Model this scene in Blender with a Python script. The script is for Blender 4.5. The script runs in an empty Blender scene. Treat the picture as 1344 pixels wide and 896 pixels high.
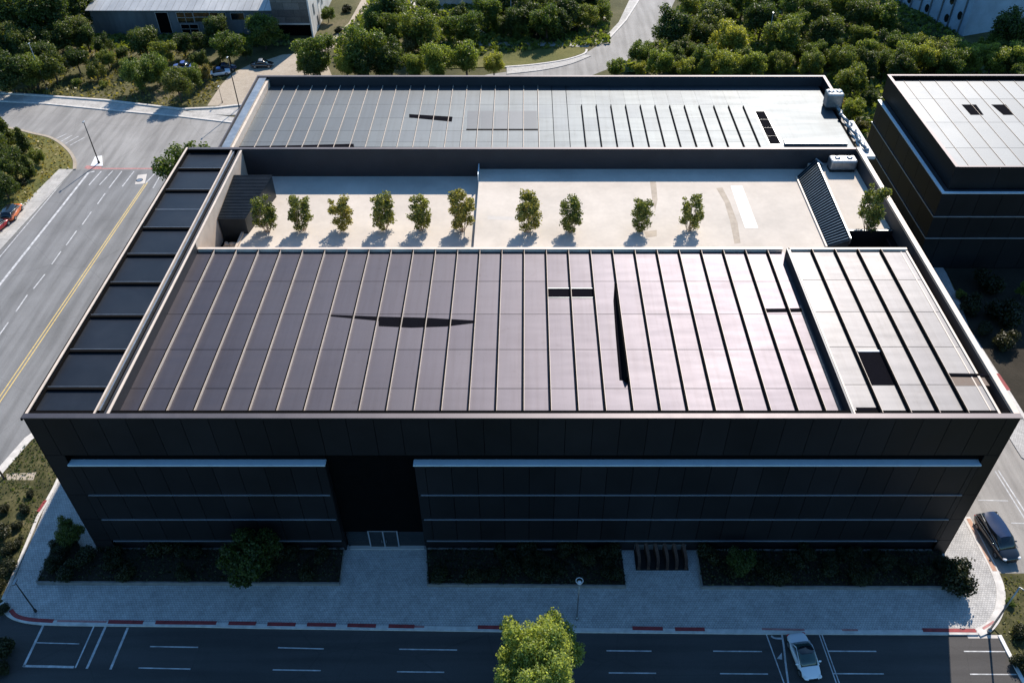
import bpy, math, random
import numpy as np
from mathutils import Vector, Matrix
random.seed(7); RNG = np.random.default_rng(11)
R = math.radians
scene = bpy.context.scene
COL = scene.collection

# ------------------------------------------------------------------ camera model (metres; ground at z = 0)
F, CX, CY, PITCH, CAMZ = 1112.0, 690.0, 448.0, R(41.6), 68.0
cp, sp = math.cos(PITCH), math.sin(PITCH)
def P(x, y, z=0.0):
    """the point at height z seen at photograph position x, y"""
    a, b = (x-CX)/F, (CY-y)/F
    d = Vector((a, cp+b*sp, -sp+b*cp))
    t = (z-CAMZ)/d.z
    return Vector((d.x*t, d.y*t, z))
def depth(p): return p.y*cp-(p.z-CAMZ)*sp

# ------------------------------------------------------------------ materials
def newmat(name):
    m = bpy.data.materials.new(name); m.use_nodes = True
    nt = m.node_tree; nt.nodes.clear()
    o = nt.nodes.new('ShaderNodeOutputMaterial'); b = nt.nodes.new('ShaderNodeBsdfPrincipled')
    nt.links.new(b.outputs[0], o.inputs[0])
    return m, nt, b, o
def N(nt, t, **kw):
    n = nt.nodes.new(t)
    for k, v in kw.items(): setattr(n, k, v)
    return n
def coords(nt, scale=(1,1,1)):
    g = N(nt, 'ShaderNodeNewGeometry'); mp = N(nt, 'ShaderNodeMapping')
    mp.inputs['Scale'].default_value = scale
    nt.links.new(g.outputs['Position'], mp.inputs['Vector'])
    return mp.outputs[0]
def noise(nt, vec, s, detail=5, rough=.6):
    n = N(nt, 'ShaderNodeTexNoise'); n.inputs['Scale'].default_value = s
    n.inputs['Detail'].default_value = detail; n.inputs['Roughness'].default_value = rough
    nt.links.new(vec, n.inputs['Vector']); return n.outputs['Fac']
def ramp(nt, fac, stops):
    r = N(nt, 'ShaderNodeValToRGB'); e = r.color_ramp.elements
    e[0].position, e[0].color = stops[0][0], (*stops[0][1], 1)
    e[1].position, e[1].color = stops[-1][0], (*stops[-1][1], 1)
    for p, c in stops[1:-1]:
        k = e.new(p); k.color = (*c, 1)
    nt.links.new(fac, r.inputs[0]); return r.outputs[0]
def mix(nt, a, b, fac, mode='MIX'):
    m = N(nt, 'ShaderNodeMix', data_type='RGBA', blend_type=mode)
    for v, s in ((fac, 0), (a, 6), (b, 7)):
        if hasattr(v, 'links') or hasattr(v, 'is_linked'): nt.links.new(v, m.inputs[s])
        elif s == 0: m.inputs[0].default_value = v
        else: m.inputs[s].default_value = (*v, 1)
    return m.outputs[2]
def bump(nt, b, h, strength=.3, dist=.05):
    n = N(nt, 'ShaderNodeBump'); n.inputs['Strength'].default_value = strength; n.inputs['Distance'].default_value = dist
    nt.links.new(h, n.inputs['Height']); nt.links.new(n.outputs[0], b.inputs['Normal'])
def c3(c, k): return tuple(min(1, x*k) for x in c)
MATS = {}
def simple(name, col, rough=.6, metal=0., var=.25, s=1.5, bmp=0., island=0., spec=.5, stretch=(1,1,1)):
    if name in MATS: return MATS[name]
    m, nt, b, o = newmat(name); v = coords(nt, stretch)
    n = noise(nt, v, s); n2 = noise(nt, v, s*9)
    c = ramp(nt, n, [(.3, c3(col, 1-var)), (.5, col), (.7, c3(col, 1+var))])
    c = mix(nt, c, ramp(nt, n2, [(.3, (1-var*.6,)*3), (.7, (1,)*3)]), .8, 'MULTIPLY')
    if island:
        g = N(nt, 'ShaderNodeNewGeometry')
        c = mix(nt, c, ramp(nt, g.outputs['Random Per Island'], [(0, (1-island,)*3), (1, (1,)*3)]), 1., 'MULTIPLY')
    nt.links.new(c, b.inputs['Base Color'])
    r = N(nt, 'ShaderNodeMapRange'); r.inputs[3].default_value = max(.02, rough-.07); r.inputs[4].default_value = min(1, rough+.07)
    nt.links.new(n, r.inputs[0]); nt.links.new(r.outputs[0], b.inputs['Roughness'])
    b.inputs['Metallic'].default_value = metal; b.inputs['Specular IOR Level'].default_value = spec
    if bmp: bump(nt, b, n2, bmp, .03)
    MATS[name] = m; return m
def ground_mat(name, stops, s=.12, s2=2.2, bmp=.5, bd=.12, fine=.35):
    m, nt, b, o = newmat(name); v = coords(nt)
    n = noise(nt, v, s, 8, .65); n2 = noise(nt, v, s2, 6, .7); n3 = noise(nt, v, s2*7, 3, .7)
    mx = mix(nt, n, n2, fine)
    c = ramp(nt, mx, stops)
    c = mix(nt, c, ramp(nt, n3, [(.35, (.55,)*3), (.65, (1,)*3)]), .8, 'MULTIPLY')
    nt.links.new(c, b.inputs['Base Color']); b.inputs['Roughness'].default_value = .9
    b.inputs['Specular IOR Level'].default_value = .2
    bump(nt, b, n2, bmp, bd); MATS[name] = m; return m
def leaf_mat(name, dark, light, trans=.35):
    m, nt, b, o = newmat(name)
    g = N(nt, 'ShaderNodeNewGeometry'); oi = N(nt, 'ShaderNodeObjectInfo')
    c = ramp(nt, g.outputs['Random Per Island'], [(0, dark), (.6, tuple((a+d)/2 for a, d in zip(dark, light))), (1, light)])
    c = mix(nt, c, ramp(nt, oi.outputs['Random'], [(0, (.62, .72, .6)), (.5, (.9, .95, .9)), (1, (1.3, 1.15, 1))]), 1., 'MULTIPLY')
    nt.links.new(c, b.inputs['Base Color']); b.inputs['Roughness'].default_value = .5
    b.inputs['Specular IOR Level'].default_value = .35
    t = N(nt, 'ShaderNodeBsdfTranslucent'); ct = mix(nt, c, (1.0, .95, .35), .6, 'MULTIPLY')
    ct2 = mix(nt, ct, (2.2, 2.2, 1.6), 1., 'MULTIPLY')
    nt.links.new(ct2, t.inputs[0])
    ms = N(nt, 'ShaderNodeMixShader'); ms.inputs[0].default_value = trans
    nt.links.new(b.outputs[0], ms.inputs[1]); nt.links.new(t.outputs[0], ms.inputs[2]); nt.links.new(ms.outputs[0], o.inputs[0])
    MATS[name] = m; return m
def glass_mat(name, col, rough=.08):
    m, nt, b, o = newmat(name); v = coords(nt)
    n = noise(nt, v, .8); nt.links.new(ramp(nt, n, [(.3, c3(col, .7)), (.7, col)]), b.inputs['Base Color'])
    b.inputs['Roughness'].default_value = rough; b.inputs['Specular IOR Level'].default_value = .8; MATS[name] = m; return m

# asphalt: aggregate speckle, long tyre-worn bands and repair stains
def asphalt(name, col, band=(1, .06, 1), rot=0, bandk=.28):
    m, nt, b, o = newmat(name); v = coords(nt)
    g = N(nt, 'ShaderNodeNewGeometry'); mp = N(nt, 'ShaderNodeMapping'); mp.inputs['Scale'].default_value = band; mp.inputs['Rotation'].default_value = (0, 0, rot)
    nt.links.new(g.outputs['Position'], mp.inputs[0])
    n = noise(nt, v, .16, 8, .6); nb = noise(nt, mp.outputs[0], .9, 4, .5); nf = noise(nt, v, 14, 3, .8)
    c = ramp(nt, n, [(.3, c3(col, .84)), (.7, c3(col, 1.12))])
    c = mix(nt, c, ramp(nt, nb, [(.35, (1-bandk,)*3), (.6, (1,)*3)]), 1., 'MULTIPLY')
    c = mix(nt, c, ramp(nt, nf, [(.3, (.72,)*3), (.7, (1.1,)*3)]), 1., 'MULTIPLY')
    # thin cracks
    vo = N(nt, 'ShaderNodeTexVoronoi', feature='DISTANCE_TO_EDGE'); vo.inputs['Scale'].default_value = .11
    wv = mix(nt, v, noise(nt, v, .6), .06); nt.links.new(wv, vo.inputs['Vector'])
    c = mix(nt, c, ramp(nt, vo.outputs[0], [(.0, (.7,)*3), (.006, (1,)*3)]), .6, 'MULTIPLY')
    nt.links.new(c, b.inputs['Base Color']); b.inputs['Roughness'].default_value = .82
    bump(nt, b, nf, .25, .02); MATS[name] = m; return m
def paver(name, c1, c2, mortar, s, w=.5, h=.25, off=.5, rot=0, ms=.03, vert=False):
    m, nt, b, o = newmat(name); v = coords(nt)
    mp = N(nt, 'ShaderNodeMapping'); mp.inputs['Rotation'].default_value = (math.pi/2 if vert else 0, 0, rot); nt.links.new(v, mp.inputs[0])
    br = N(nt, 'ShaderNodeTexBrick'); br.offset = off; br.inputs['Scale'].default_value = s
    br.inputs['Color1'].default_value = (*c1, 1); br.inputs['Color2'].default_value = (*c2, 1); br.inputs['Mortar'].default_value = (*mortar, 1)
    br.inputs['Brick Width'].default_value = w; br.inputs['Row Height'].default_value = h; br.inputs['Mortar Size'].default_value = ms
    nt.links.new(mp.outputs[0], br.inputs['Vector'])
    n = noise(nt, v, .5, 7, .7); n2 = noise(nt, v, 3.5)
    c = mix(nt, br.outputs[0], ramp(nt, n, [(.3, (.72,)*3), (.7, (1.05,)*3)]), 1., 'MULTIPLY')
    c = mix(nt, c, ramp(nt, n2, [(.35, (.8,)*3), (.6, (1,)*3)]), 1., 'MULTIPLY')
    nt.links.new(c, b.inputs['Base Color']); b.inputs['Roughness'].default_value = .85
    bump(nt, b, br.outputs['Fac'], -.3, .03); MATS[name] = m; return m

def roofmat_(name, col, rough):
    m, nt, b, o = newmat(name); v = coords(nt); vs = coords(nt, (2.2, .09, 1)); vb = coords(nt, (.25, 1.4, 1))
    g = N(nt, 'ShaderNodeNewGeometry')
    c = ramp(nt, noise(nt, v, .09, 4, .5), [(.3, c3(col, .92)), (.7, c3(col, 1.06))])
    c = mix(nt, c, ramp(nt, g.outputs['Random Per Island'], [(0, (.90, .90, .92)), (1, (1,)*3)]), 1., 'MULTIPLY')
    c = mix(nt, c, ramp(nt, noise(nt, vs, 1.1, 6, .65), [(.32, (.86, .84, .82)), (.55, (1,)*3)]), .5, 'MULTIPLY')
    c = mix(nt, c, ramp(nt, noise(nt, v, .8, 8, .75), [(.28, (.80, .78, .75)), (.42, (1,)*3)]), .7, 'MULTIPLY')
    nt.links.new(c, b.inputs['Base Color']); b.inputs['Metallic'].default_value = 1.
    r = N(nt, 'ShaderNodeMapRange'); r.inputs[3].default_value = rough-.035; r.inputs[4].default_value = rough+.045
    nt.links.new(noise(nt, vb, .9, 4, .5), r.inputs[0]); nt.links.new(r.outputs[0], b.inputs['Roughness'])
    bump(nt, b, noise(nt, vb, .35, 2, .5), .25, .06); return m
M = {}
M['roof']   = roofmat_('roof_sheet', (.086, .0825, .098), .515)
M['roof_b'] = roofmat_('far_roof_sheet', (.126, .142, .156), .61)
M['roof_c'] = roofmat_('right_roof_sheet', (.124, .127, .138), .56)
M['roof_r'] = simple('right_hall_roof_sheet', (.135, .148, .165), .6, 1., .10, .4, .03, .14)
M['strip']  = simple('dark_side_roof', (.022, .027, .036), .42, .6, .15, .3, 0, .12)
M['dark']   = simple('black_cladding', (.0145, .014, .0165), .5, .1, .2, .25, .03, .34, spec=.3)
M['darker'] = simple('black_backing', (.003, .003, .0035), .9, 0, .2, 1, spec=.05)
M['wall']   = simple('dark_parapet_lining', (.03, .032, .038), .6, .1, .15, .5, .05, spec=.3)
M['cap']    = simple('pale_lilac_coping', (.115, .108, .118), .55, 1., .08, .6)
M['seamd']  = simple('dark_line_and_seam_shade', (.006, .0055, .0055), .9, 0, .2, 1, spec=.08)  # near-black puts the shaded side of the roof seams into the colour
M['seaml']  = simple('pale_trim_and_lit_seam', (.62, .52, .43), .5, 0, .12, 1)  # sunlit side of the roof seams as colour; also plain copings and rails
M['beigew'] = simple('beige_render_wall', (.50, .42, .35), .8, 0, .12, .8, .1)
M['bar']    = simple('pale_metal_bar', (.40, .43, .48), .4, .6, .05, 1)
M['ledge']  = simple('pale_ledge_sheet', (.66, .78, .86), .4, .15, .05, 1)
M['hole']   = simple('dark_membrane', (.006, .006, .009), .95, 0, .4, 12, .2, spec=.02)
M['rust']   = simple('rust_stain', (.45, .27, .19), .8, 0, .3, 2)
M['grey']   = simple('grey_metal', (.30, .32, .34), .4, .8, .15, 1.5)
M['silver'] = simple('silver_metal', (.30, .32, .34), .4, .8, .25, 2.5, .05)
M['corr']   = simple('dark_corrugated', (.03, .04, .05), .4, .7, .15, 1)
M['corrlt'] = simple('corrugation_crest', (.30, .38, .42), .4, .7, .15, 1)
M['white']  = simple('white_paint', (.72, .72, .72), .6, 0, .12, 2.5)
M['mark']   = simple('worn_white_paint', (.50, .51, .52), .8, 0, .38, 1.6)
M['marky']  = simple('worn_yellow_paint', (.62, .46, .16), .8, 0, .25, 3)
M['kerb']   = simple('kerb_concrete', (.58, .56, .53), .85, 0, .2, 1.6, .1)
M['edging'] = simple('dark_planter_edging', (.20, .19, .18), .85, 0, .25, 1.6, .1)
M['red']    = simple('kerb_red_paint', (.26, .035, .04), .75, 0, .3, 2.5)
M['redfade']= simple('faded_red_paint', (.42, .20, .19), .8, 0, .3, 3)
M['conc']   = simple('pale_concrete', (.52, .49, .455), .85, 0, .12, .35, .08)
M['bark']   = simple('bark', (.10, .075, .055), .9, 0, .4, 4, .4)
M['twig']   = simple('dry_twig', (.36, .28, .20), .9, 0, .3, 4)
M['soil']   = ground_mat('dark_soil', [(.3, (.022, .020, .014)), (.7, (.055, .046, .034))], .3)
M['grass']  = ground_mat('dry_grass', [(.36, (.05, .065, .02)), (.46, (.12, .13, .038)), (.56, (.20, .18, .06)), (.68, (.30, .25, .11))], .09)
M['grassd'] = ground_mat('dark_verge_grass', [(.36, (.03, .035, .014)), (.48, (.075, .075, .03)), (.58, (.13, .12, .055)), (.68, (.24, .20, .12))], .3)
M['lawn']   = ground_mat('lawn_grass', [(.36, (.07, .085, .022)), (.52, (.15, .15, .045)), (.66, (.24, .21, .085))], .12)
M['dirt']   = ground_mat('dirt_ground', [(.36, (.04, .045, .02)), (.5, (.10, .10, .04)), (.62, (.20, .165, .10)), (.7, (.30, .25, .17))], .05)
M['sand']   = ground_mat('sandy_lot', [(.36, (.36, .30, .24)), (.5, (.46, .40, .32)), (.66, (.54, .48, .40))], .1, 1.6, .2, .05)
M['asph']   = asphalt('worn_grey_asphalt', (.215, .22, .225))
M['asphd']  = asphalt('dark_asphalt', (.062, .060, .060), (.06, 1, 1))
M['asphl']  = asphalt('pale_road_surface', (.30, .295, .285), (1, .08, 1), R(20))
M['asphr']  = asphalt('pale_parking_surface', (.32, .305, .285), (1, .08, 1))
M['pave']   = paver('grey_block_paving', (.58, .57, .55), (.49, .485, .475), (.28, .275, .27), 1., .24, .20, .5, ms=.018)
M['pavel']  = paver('pale_slab_paving', (.52, .51, .48), (.46, .45, .43), (.33, .32, .3), 1., 1.6, 1.2, .5, R(5), .02)
M['terr']   = simple('terrace_concrete', (.53, .482, .425), .85, 0, .14, .22, .06)
M['leaf_a'] = leaf_mat('leaf_green', (.045, .075, .016), (.19, .23, .05))
M['leaf_b'] = leaf_mat('leaf_dark', (.025, .045, .012), (.11, .14, .035))
M['leaf_c'] = leaf_mat('leaf_yellow_green', (.085, .115, .022), (.31, .34, .085), .42)
M['leaf_d'] = leaf_mat('leaf_dry', (.08, .07, .025), (.26, .22, .09))
M['leaf_e'] = leaf_mat('leaf_shrub', (.05, .065, .016), (.30, .29, .08))
M['leaf_h'] = leaf_mat('leaf_bright', (.20, .23, .07), (.56, .57, .24), .45)
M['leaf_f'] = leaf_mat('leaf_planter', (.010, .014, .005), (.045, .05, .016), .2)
M['blade']  = leaf_mat('grass_blade', (.10, .10, .026), (.27, .24, .085), .3)
M['gdark']  = glass_mat('dark_glass', (.012, .016, .02))
M['ggreen'] = glass_mat('green_windscreen', (.03, .07, .07))
M['pwhite'] = simple('white_car_paint', (.75, .77, .80), .22, 0, .02, .5)
M['pblack'] = simple('black_car_paint', (.012, .014, .018), .12, 0, .02, .5, spec=.9)
M['pblue']  = simple('blue_car_paint', (.08, .14, .40), .25, 0, .02, .5)
M['pnavy']  = simple('navy_car_paint', (.012, .025, .07), .2, 0, .02, .5)
M['pred']   = simple('red_car_paint', (.42, .02, .03), .25, 0, .05, .5)
M['porng']  = simple('orange_car_paint', (.62, .16, .05), .3, 0, .1, .5)
M['tyre']   = simple('tyre_rubber', (.015, .015, .015), .85)
M['plastic']= simple('black_trim', (.01, .01, .01), .5)
M['lampgl'] = simple('lamp_cover', (.8, .8, .8), .25)
M['brown']  = simple('brown_timber', (.07, .035, .022), .6, 0, .3, 3, .2)
M['rock']   = simple('pale_rock', (.48, .42, .35), .9, 0, .25, 3, .3)
M['stonew'] = paver('grey_stone_blocks', (.24, .22, .20), (.12, .11, .10), (.05, .05, .05), 1., 3.2, 1.4, .4, vert=True)
M['metalw'] = simple('grey_sheet_wall', (.13, .15, .165), .6, .1, .45, .25, .1, stretch=(1, 1, .25))
M['roofpl'] = simple('pale_sheet_roof', (.42, .43, .43), .5, .3, .2, .25, stretch=(1, .2, 1))
M['whitew'] = simple('stained_white_wall', (.62, .60, .57), .85, 0, .22, .5, .1, stretch=(1, 1, .35))
M['bluew']  = simple('blue_white_wall', (.30, .40, .50), .7, 0, .15, .4)
M['bluer']  = simple('blue_sheet_roof', (.20, .32, .48), .5, .1, .2, .3)

# ------------------------------------------------------------------ mesh building
class MB:
    def __init__(s, xf=None): s.v = []; s.f = []; s.m = []; s.xf = xf; s.mi = 0
    def add(s, vs, fs):
        n = len(s.v); s.v += [tuple(s.xf(Vector(v))) if s.xf else tuple(v) for v in vs]
        s.f += [tuple(i+n for i in f) for f in fs]; s.m += [s.mi]*len(fs); return s
    def box(s, x0, x1, y0, y1, z0, z1):
        return s.add([(x0,y0,z0),(x1,y0,z0),(x1,y1,z0),(x0,y1,z0),(x0,y0,z1),(x1,y0,z1),(x1,y1,z1),(x0,y1,z1)],
              [(0,3,2,1),(4,5,6,7),(0,1,5,4),(1,2,6,5),(2,3,7,6),(3,0,4,7)])
    def prism(s, poly, z0, z1):
        n = len(poly)
        a = sum(poly[i][0]*poly[(i+1)%n][1]-poly[(i+1)%n][0]*poly[i][1] for i in range(n))
        if a < 0: poly = poly[::-1]
        vs = [(p[0], p[1], z0) for p in poly]+[(p[0], p[1], z1) for p in poly]
        return s.add(vs, [tuple(range(n-1, -1, -1)), tuple(range(n, 2*n))]+[(i, (i+1)%n, (i+1)%n+n, i+n) for i in range(n)])
    def tube(s, p0, p1, r0, r1=None, n=8):
        r1 = r0 if r1 is None else r1; p0, p1 = Vector(p0), Vector(p1); d = (p1-p0).normalized()
        a = d.orthogonal().normalized(); b = d.cross(a); vs = []
        for p, r in ((p0, r0), (p1, r1)):
            vs += [p+(a*math.cos(2*math.pi*i/n)+b*math.sin(2*math.pi*i/n))*r for i in range(n)]
        return s.add(vs, [(i, (i+1)%n, (i+1)%n+n, i+n) for i in range(n)]+[tuple(range(n-1, -1, -1)), tuple(range(n, 2*n))])
    def ball(s, c, rx, ry, rz, nu=12, nv=8, jit=0):
        vs = []; 
        for j in range(nv+1):
            for i in range(nu):
                t = math.pi*j/nv; u = 2*math.pi*i/nu; k = 1+random.uniform(-jit, jit)
                vs.append((c[0]+rx*k*math.sin(t)*math.cos(u), c[1]+ry*k*math.sin(t)*math.sin(u), c[2]+rz*k*math.cos(t)))
        return s.add(vs, [(j*nu+i, (j+1)*nu+i, (j+1)*nu+(i+1)%nu, j*nu+(i+1)%nu) for j in range(nv) for i in range(nu)])
    def build(s, name, mats, parent=None, local=False, smooth=False, bevel=0):
        off = Vector((0, 0, 0))
        if parent is not None and not local:
            q = parent
            while q: off += q.location; q = q.parent
        me = bpy.data.meshes.new(name)
        me.from_pydata([tuple(Vector(v)-off) for v in s.v], [], s.f)
        for mt in (mats if isinstance(mats, (list, tuple)) else [mats]): me.materials.append(M[mt] if isinstance(mt, str) else mt)
        me.polygons.foreach_set('material_index', s.m)
        if smooth: me.polygons.foreach_set('use_smooth', [True]*len(me.polygons))
        me.update(); o = bpy.data.objects.new(name, me); COL.objects.link(o)
        if parent is not None: o.parent = parent
        if bevel:
            b = o.modifiers.new('bevel', 'BEVEL'); b.width = bevel; b.segments = 2; b.limit_method = 'ANGLE'
        return o
def tag(o, label=None, cat=None, group=None, kind=None):
    for k, v in (('label', label), ('category', cat), ('group', group), ('kind', kind)):
        if v: o[k] = v
    return o
def thing(name, loc, label, cat, group=None, rz=0):
    o = bpy.data.objects.new(name, None); COL.objects.link(o); o.location = loc; o.rotation_euler.z = rz
    o.empty_display_size = .5
    return tag(o, label, cat, group)
def copy_tree(o, parent=None):
    c = o.copy(); COL.objects.link(c); c.parent = parent
    for ch in list(KIDS.get(o.name, o.children)): copy_tree(ch, c)
    return c
KIDS = {}
def smoothpoly(pts, closed=False, k=6):
    """Catmull-Rom through 2-D points"""
    out = []; n = len(pts); rng = range(n) if closed else range(n-1)
    for i in rng:
        p = [pts[(i+j) % n] if closed else pts[min(max(i+j, 0), n-1)] for j in (-1, 0, 1, 2)]
        for t in range(k):
            t /= k
            out.append(tuple(.5*((2*p[1][a])+(-p[0][a]+p[2][a])*t+(2*p[0][a]-5*p[1][a]+4*p[2][a]-p[3][a])*t*t+(-p[0][a]+3*p[1][a]-3*p[2][a]+p[3][a])*t**3) for a in (0, 1)))
    if not closed: out.append(tuple(pts[-1]))
    return out
def G(pts, z=0): return [(P(x, y, z).x, P(x, y, z).y) for x, y in pts]
def slab(name, poly, z0, z1, mat, parent=None, kind='structure'):
    o = MB().prism(poly, z0, z1).build(name, mat, parent)
    if parent is None: o['kind'] = kind
    return o
def ribbon(mb, pts, w, z0, z1):
    """a strip of width w along a line"""
    pts = [Vector((p[0], p[1], 0)) for p in pts]
    L, Rr = [], []
    for i, p in enumerate(pts):
        d = (pts[min(i+1, len(pts)-1)]-pts[max(i-1, 0)]).normalized(); n = Vector((-d.y, d.x, 0))*w/2
        L.append(p+n); Rr.append(p-n)
    for i in range(len(pts)-1):
        q = [L[i], Rr[i], Rr[i+1], L[i+1]]
        vs = [(a.x, a.y, z0) for a in q]+[(a.x, a.y, z1) for a in q]
        mb.add(vs, [(0,3,2,1),(4,5,6,7),(0,1,5,4),(1,2,6,5),(2,3,7,6),(3,0,4,7)])

# ================================================================== THE GROUND
g = MB().add([(-900,-500,0),(900,-500,0),(900,1400,0),(-900,1400,0)], [(0,1,2,3)]).build('ground', 'dirt'); g['kind'] = 'structure'

# --- front street
st = MB().add([(-75, 15, .02), (75, 15, .02), (75, 39.6, .02), (-75, 39.6, .02)], [(0,1,2,3)])
street = MB().prism(G([(-40,815),(8,806),(30,815),(250,819),(700,826),(1282,829),(1313,833),(1352,912)])+[(40,22),(-70,22),(-70,38)], -.05, .02).build('front_road', 'asphd'); street['kind'] = 'structure'
mk = MB()
for x0, y0, x1, y1 in [(197,848,260,849),(182,876,250,877.5),(365,849.5,425,851),(358,878.5,421,879.5),(524,851.5,600,852.5),(521,881,583,881.7),
    (796,853.5,855,854),(799,882.5,861,883),(936,854,1000,854.5),(945,883.5,1008,884),(1086,854,1150,854.3),(1094,883.5,1160,883.8),(1265,854.3,1320,854.6),(1273,884.3,1334,884.6)]:
    ribbon(mk, G([(x0,y0),(x1,y1)]), .10, .02, .026)
for x0, y0, x1, y1, w in [(58,818,31,874.5,.2),(31,873.5,97,875,.2),(48,843,104,844.5,.08),(124,820,99,876,.12),(139,821,114,877,.2),(168,823,145,878,.2),
    (1005,830,1029,896,.10),(1074,829,1099,900,.09),(1077.5,829,1103,900,.09)]:
    ribbon(mk, G([(x0,y0),(x1,y1)]), w, .02, .0265)
ribbon(mk, smoothpoly(G([(1026,831),(1029,850),(1031,870),(1033,885),(1035,900)])), .16, .02, .0262)
ribbon(mk, smoothpoly(G([(1012,834),(1017,837),(1026,837.5)])), .16, .02, .0262)
mk.prism(G([(1019.5,864),(1026,856),(1026.5,865)]), .02, .027)
mk.build('lane_markings', 'mark', street)
# --- right road / parking
rr = slab('side_road', G([(1245,700),(1268,676),(1300,752),(1314,752),(1352,752),(1420,780),(1520,690),(1360,520),(1300,430),(1255,380),(1200,420),(1180,700)]), -.05, .015, 'asphr')
mk = MB()
for x0, y0, x1, y1, w in [(1306,618,1352,692,.14),(1310,617,1357,690,.14),(1284,656,1323,657,.1),(1327,686,1352,687,.1)]:
    ribbon(mk, G([(x0,y0),(x1,y1)]), w, .015, .022)
mk.build('lane_markings', 'mark', rr)
# --- big left road
lr = slab('left_road', G([(97,223),(222,223),(300,223),(160,560),(20,640),(-120,860),(-330,900),(-160,505)]), -.05, .02, 'asph')
q = P(183, 236.5, .03); mc = thing('manhole_cover', (q.x, q.y, .026), 'round dark manhole cover on the pale patch of the left road', 'manhole')
MB().tube((0,0,0), (0,0,.02), .42, .42, 20).build('cover', 'grey', mc, True); MB().tube((0,0,0), (0,0,.012), .52, .52, 20).build('frame', 'plastic', mc, True)
mk = MB()
for a in [((138,254),(128,268)),((120,278),(108,295)),((100.6,303),(87,322)),((80,330),(68,347)),((59,360),(44,379)),((36,387),(21,409)),((11,423),(-6,447)),
          ((133,225),(117,243)),((148,224.5),(130.5,243)),((160,225),(143,247)),((176,225),(160.5,245)),((213,226),(201,247))]:
    ribbon(mk, G(a), .16, .02, .026)
ribbon(mk, G([(124,225),(116,227),(-40,424)]), .34, .02, .0262)
ribbon(mk, G([(92,227),(-40,385)]), .14, .02, .0262)
ribbon(mk, G([(206,225),(190,242)]), .2, .02, .0262)
mk.build('lane_markings', 'mark', lr)
slab('concrete_patch', G([(181,230),(193,228.5),(190,241),(177,242)]), 0, .0215, 'conc')
my = MB(); ribbon(my, G([(191,240),(-30,564)]), .13, .02, .0262); ribbon(my, G([(193.5,240),(-26,566)]), .13, .02, .0262)
my.build('centre_line', 'marky', lr)
# red painted line and island at the junction
ms = MB(); ribbon(ms, G([(114,221.5),(218,221.5)]), .35, .012, .024); ribbon(ms, G([(112,219.5),(133,220)]), .9, .012, .0245)
ms.build('red_line', 'redfade', lr)
slab('traffic_island', G([(119,218.5),(125,206),(134,205),(135,218.5)]), 0, .10, 'white')
# --- cross street behind
xr = slab('cross_street', G([(-80,128),(0,132),(60,137),(142,145),(238,154),(330,162),(420,230),(300,223),(97,223),(95,205),(78,188),(40,176),(-90,164)]), -.05, .012, 'asphl')
mk = MB()
for a in [((87,176),(72,183)),((95,177.5),(80,186)),((103,179),(86,188.5)),((111,180.5),(92,191))]: ribbon(mk, G(a), .14, .012, .018)
mk.build('lane_markings', 'mark', xr)
slab('pavement', G([(-80,120),(0,124),(139,134),(238,146),(318,156),(322,163),(238,153),(142,144),(60,136),(0,133),(-80,129)]), 0, .13, 'pavel')
k = MB(); ribbon(k, G([(-80,129.5),(0,133.5),(60,136.8),(142,144.8),(238,153.6),(322,163.5)]), .35, 0, .16); k.build('kerb', 'kerb')['kind'] = 'structure'
k = MB(); ribbon(k, G([(-80,119.5),(0,123.3),(139,133.3),(238,145),(285,143),(330,138)]), .4, 0, .35); k.build('kerb', 'kerb')['kind'] = 'structure'
slab('pavement', G([(245,146),(285,143.5),(335,138),(335,150),(300,152),(280,151),(262,149)]), 0, .11, 'pavel')
slab('sandy_lot', G([(272,139),(290,112),(304,97),(330,84),(350,79),(371,72),(401,70),(420,62),(440,110),(330,140)]), -.05, .02, 'sand')
slab('gravel_path', G([(378,88),(400,70),(420,62),(431,55),(458,30),(479,-8),(494,-8),(474,26),(450,53),(470,55),(500,57),(530,58),(560,60),(540,66),(480,62),(440,62)]), -.05, .03, 'sand')
slab('footpath', G([(528,57),(600,55),(700,55.5),(775,58),(772,62),(700,60.5),(600,60),(530,62)]), -.05, .035, 'pavel')
# --- road going away at the top
fr = slab('far_road', G([(893,-14),(862,50),(845,68),(815,84),(775,100),(740,120),(560,120),(640,98),(700,90),(740,82),(772,68),(800,50),(820,28),(848,-14)]), -.05, .012, 'asphl')
slab('pavement', G([(833,-14),(849,-14),(822,28),(800,52),(792,57),(775,57),(795,48),(812,30)]), 0, .12, 'pavel')
slab('pavement', smoothpoly(G([(766,72),(740,80),(700,86),(665,89)]))+smoothpoly(G([(665,98),(710,93),(748,85),(776,74)])), 0, .12, 'pavel')
slab('grass_verge', G([(560,63),(700,61.5),(766,63),(768,70),(740,79),(700,85),(660,88),(560,92)]), 0, .14, 'lawn')
k = MB(); ribbon(k, smoothpoly(G([(770,66),(766,72),(740,80),(700,86),(662,89)])), .4, 0, .22); k.build('kerb', 'kerb')['kind'] = 'structure'
k = MB(); ribbon(k, G([(848,-14),(821,28),(799,52),(770,56)]), .35, 0, .18); k.build('kerb', 'kerb')['kind'] = 'structure'
# --- left island and pale side pavement
slab('grass_verge', smoothpoly(G([(-90,168),(0,168),(45,177),(68,183),(86,196),(96,210),(97,223)]))+G([(78,223),(0,312),(-90,420),(-200,420)]), 0, .12, 'grass')
k = MB(); ribbon(k, smoothpoly(G([(-90,167),(0,167.5),(46,176.5),(69,182.5),(88,196),(97.5,210),(98,223)])), .45, 0, .17); k.build('kerb', 'sand')['kind'] = 'structure'
slab('pavement', G([(78,223),(97,223),(-160,505),(-210,505)]), 0, .14, 'pavel')
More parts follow.
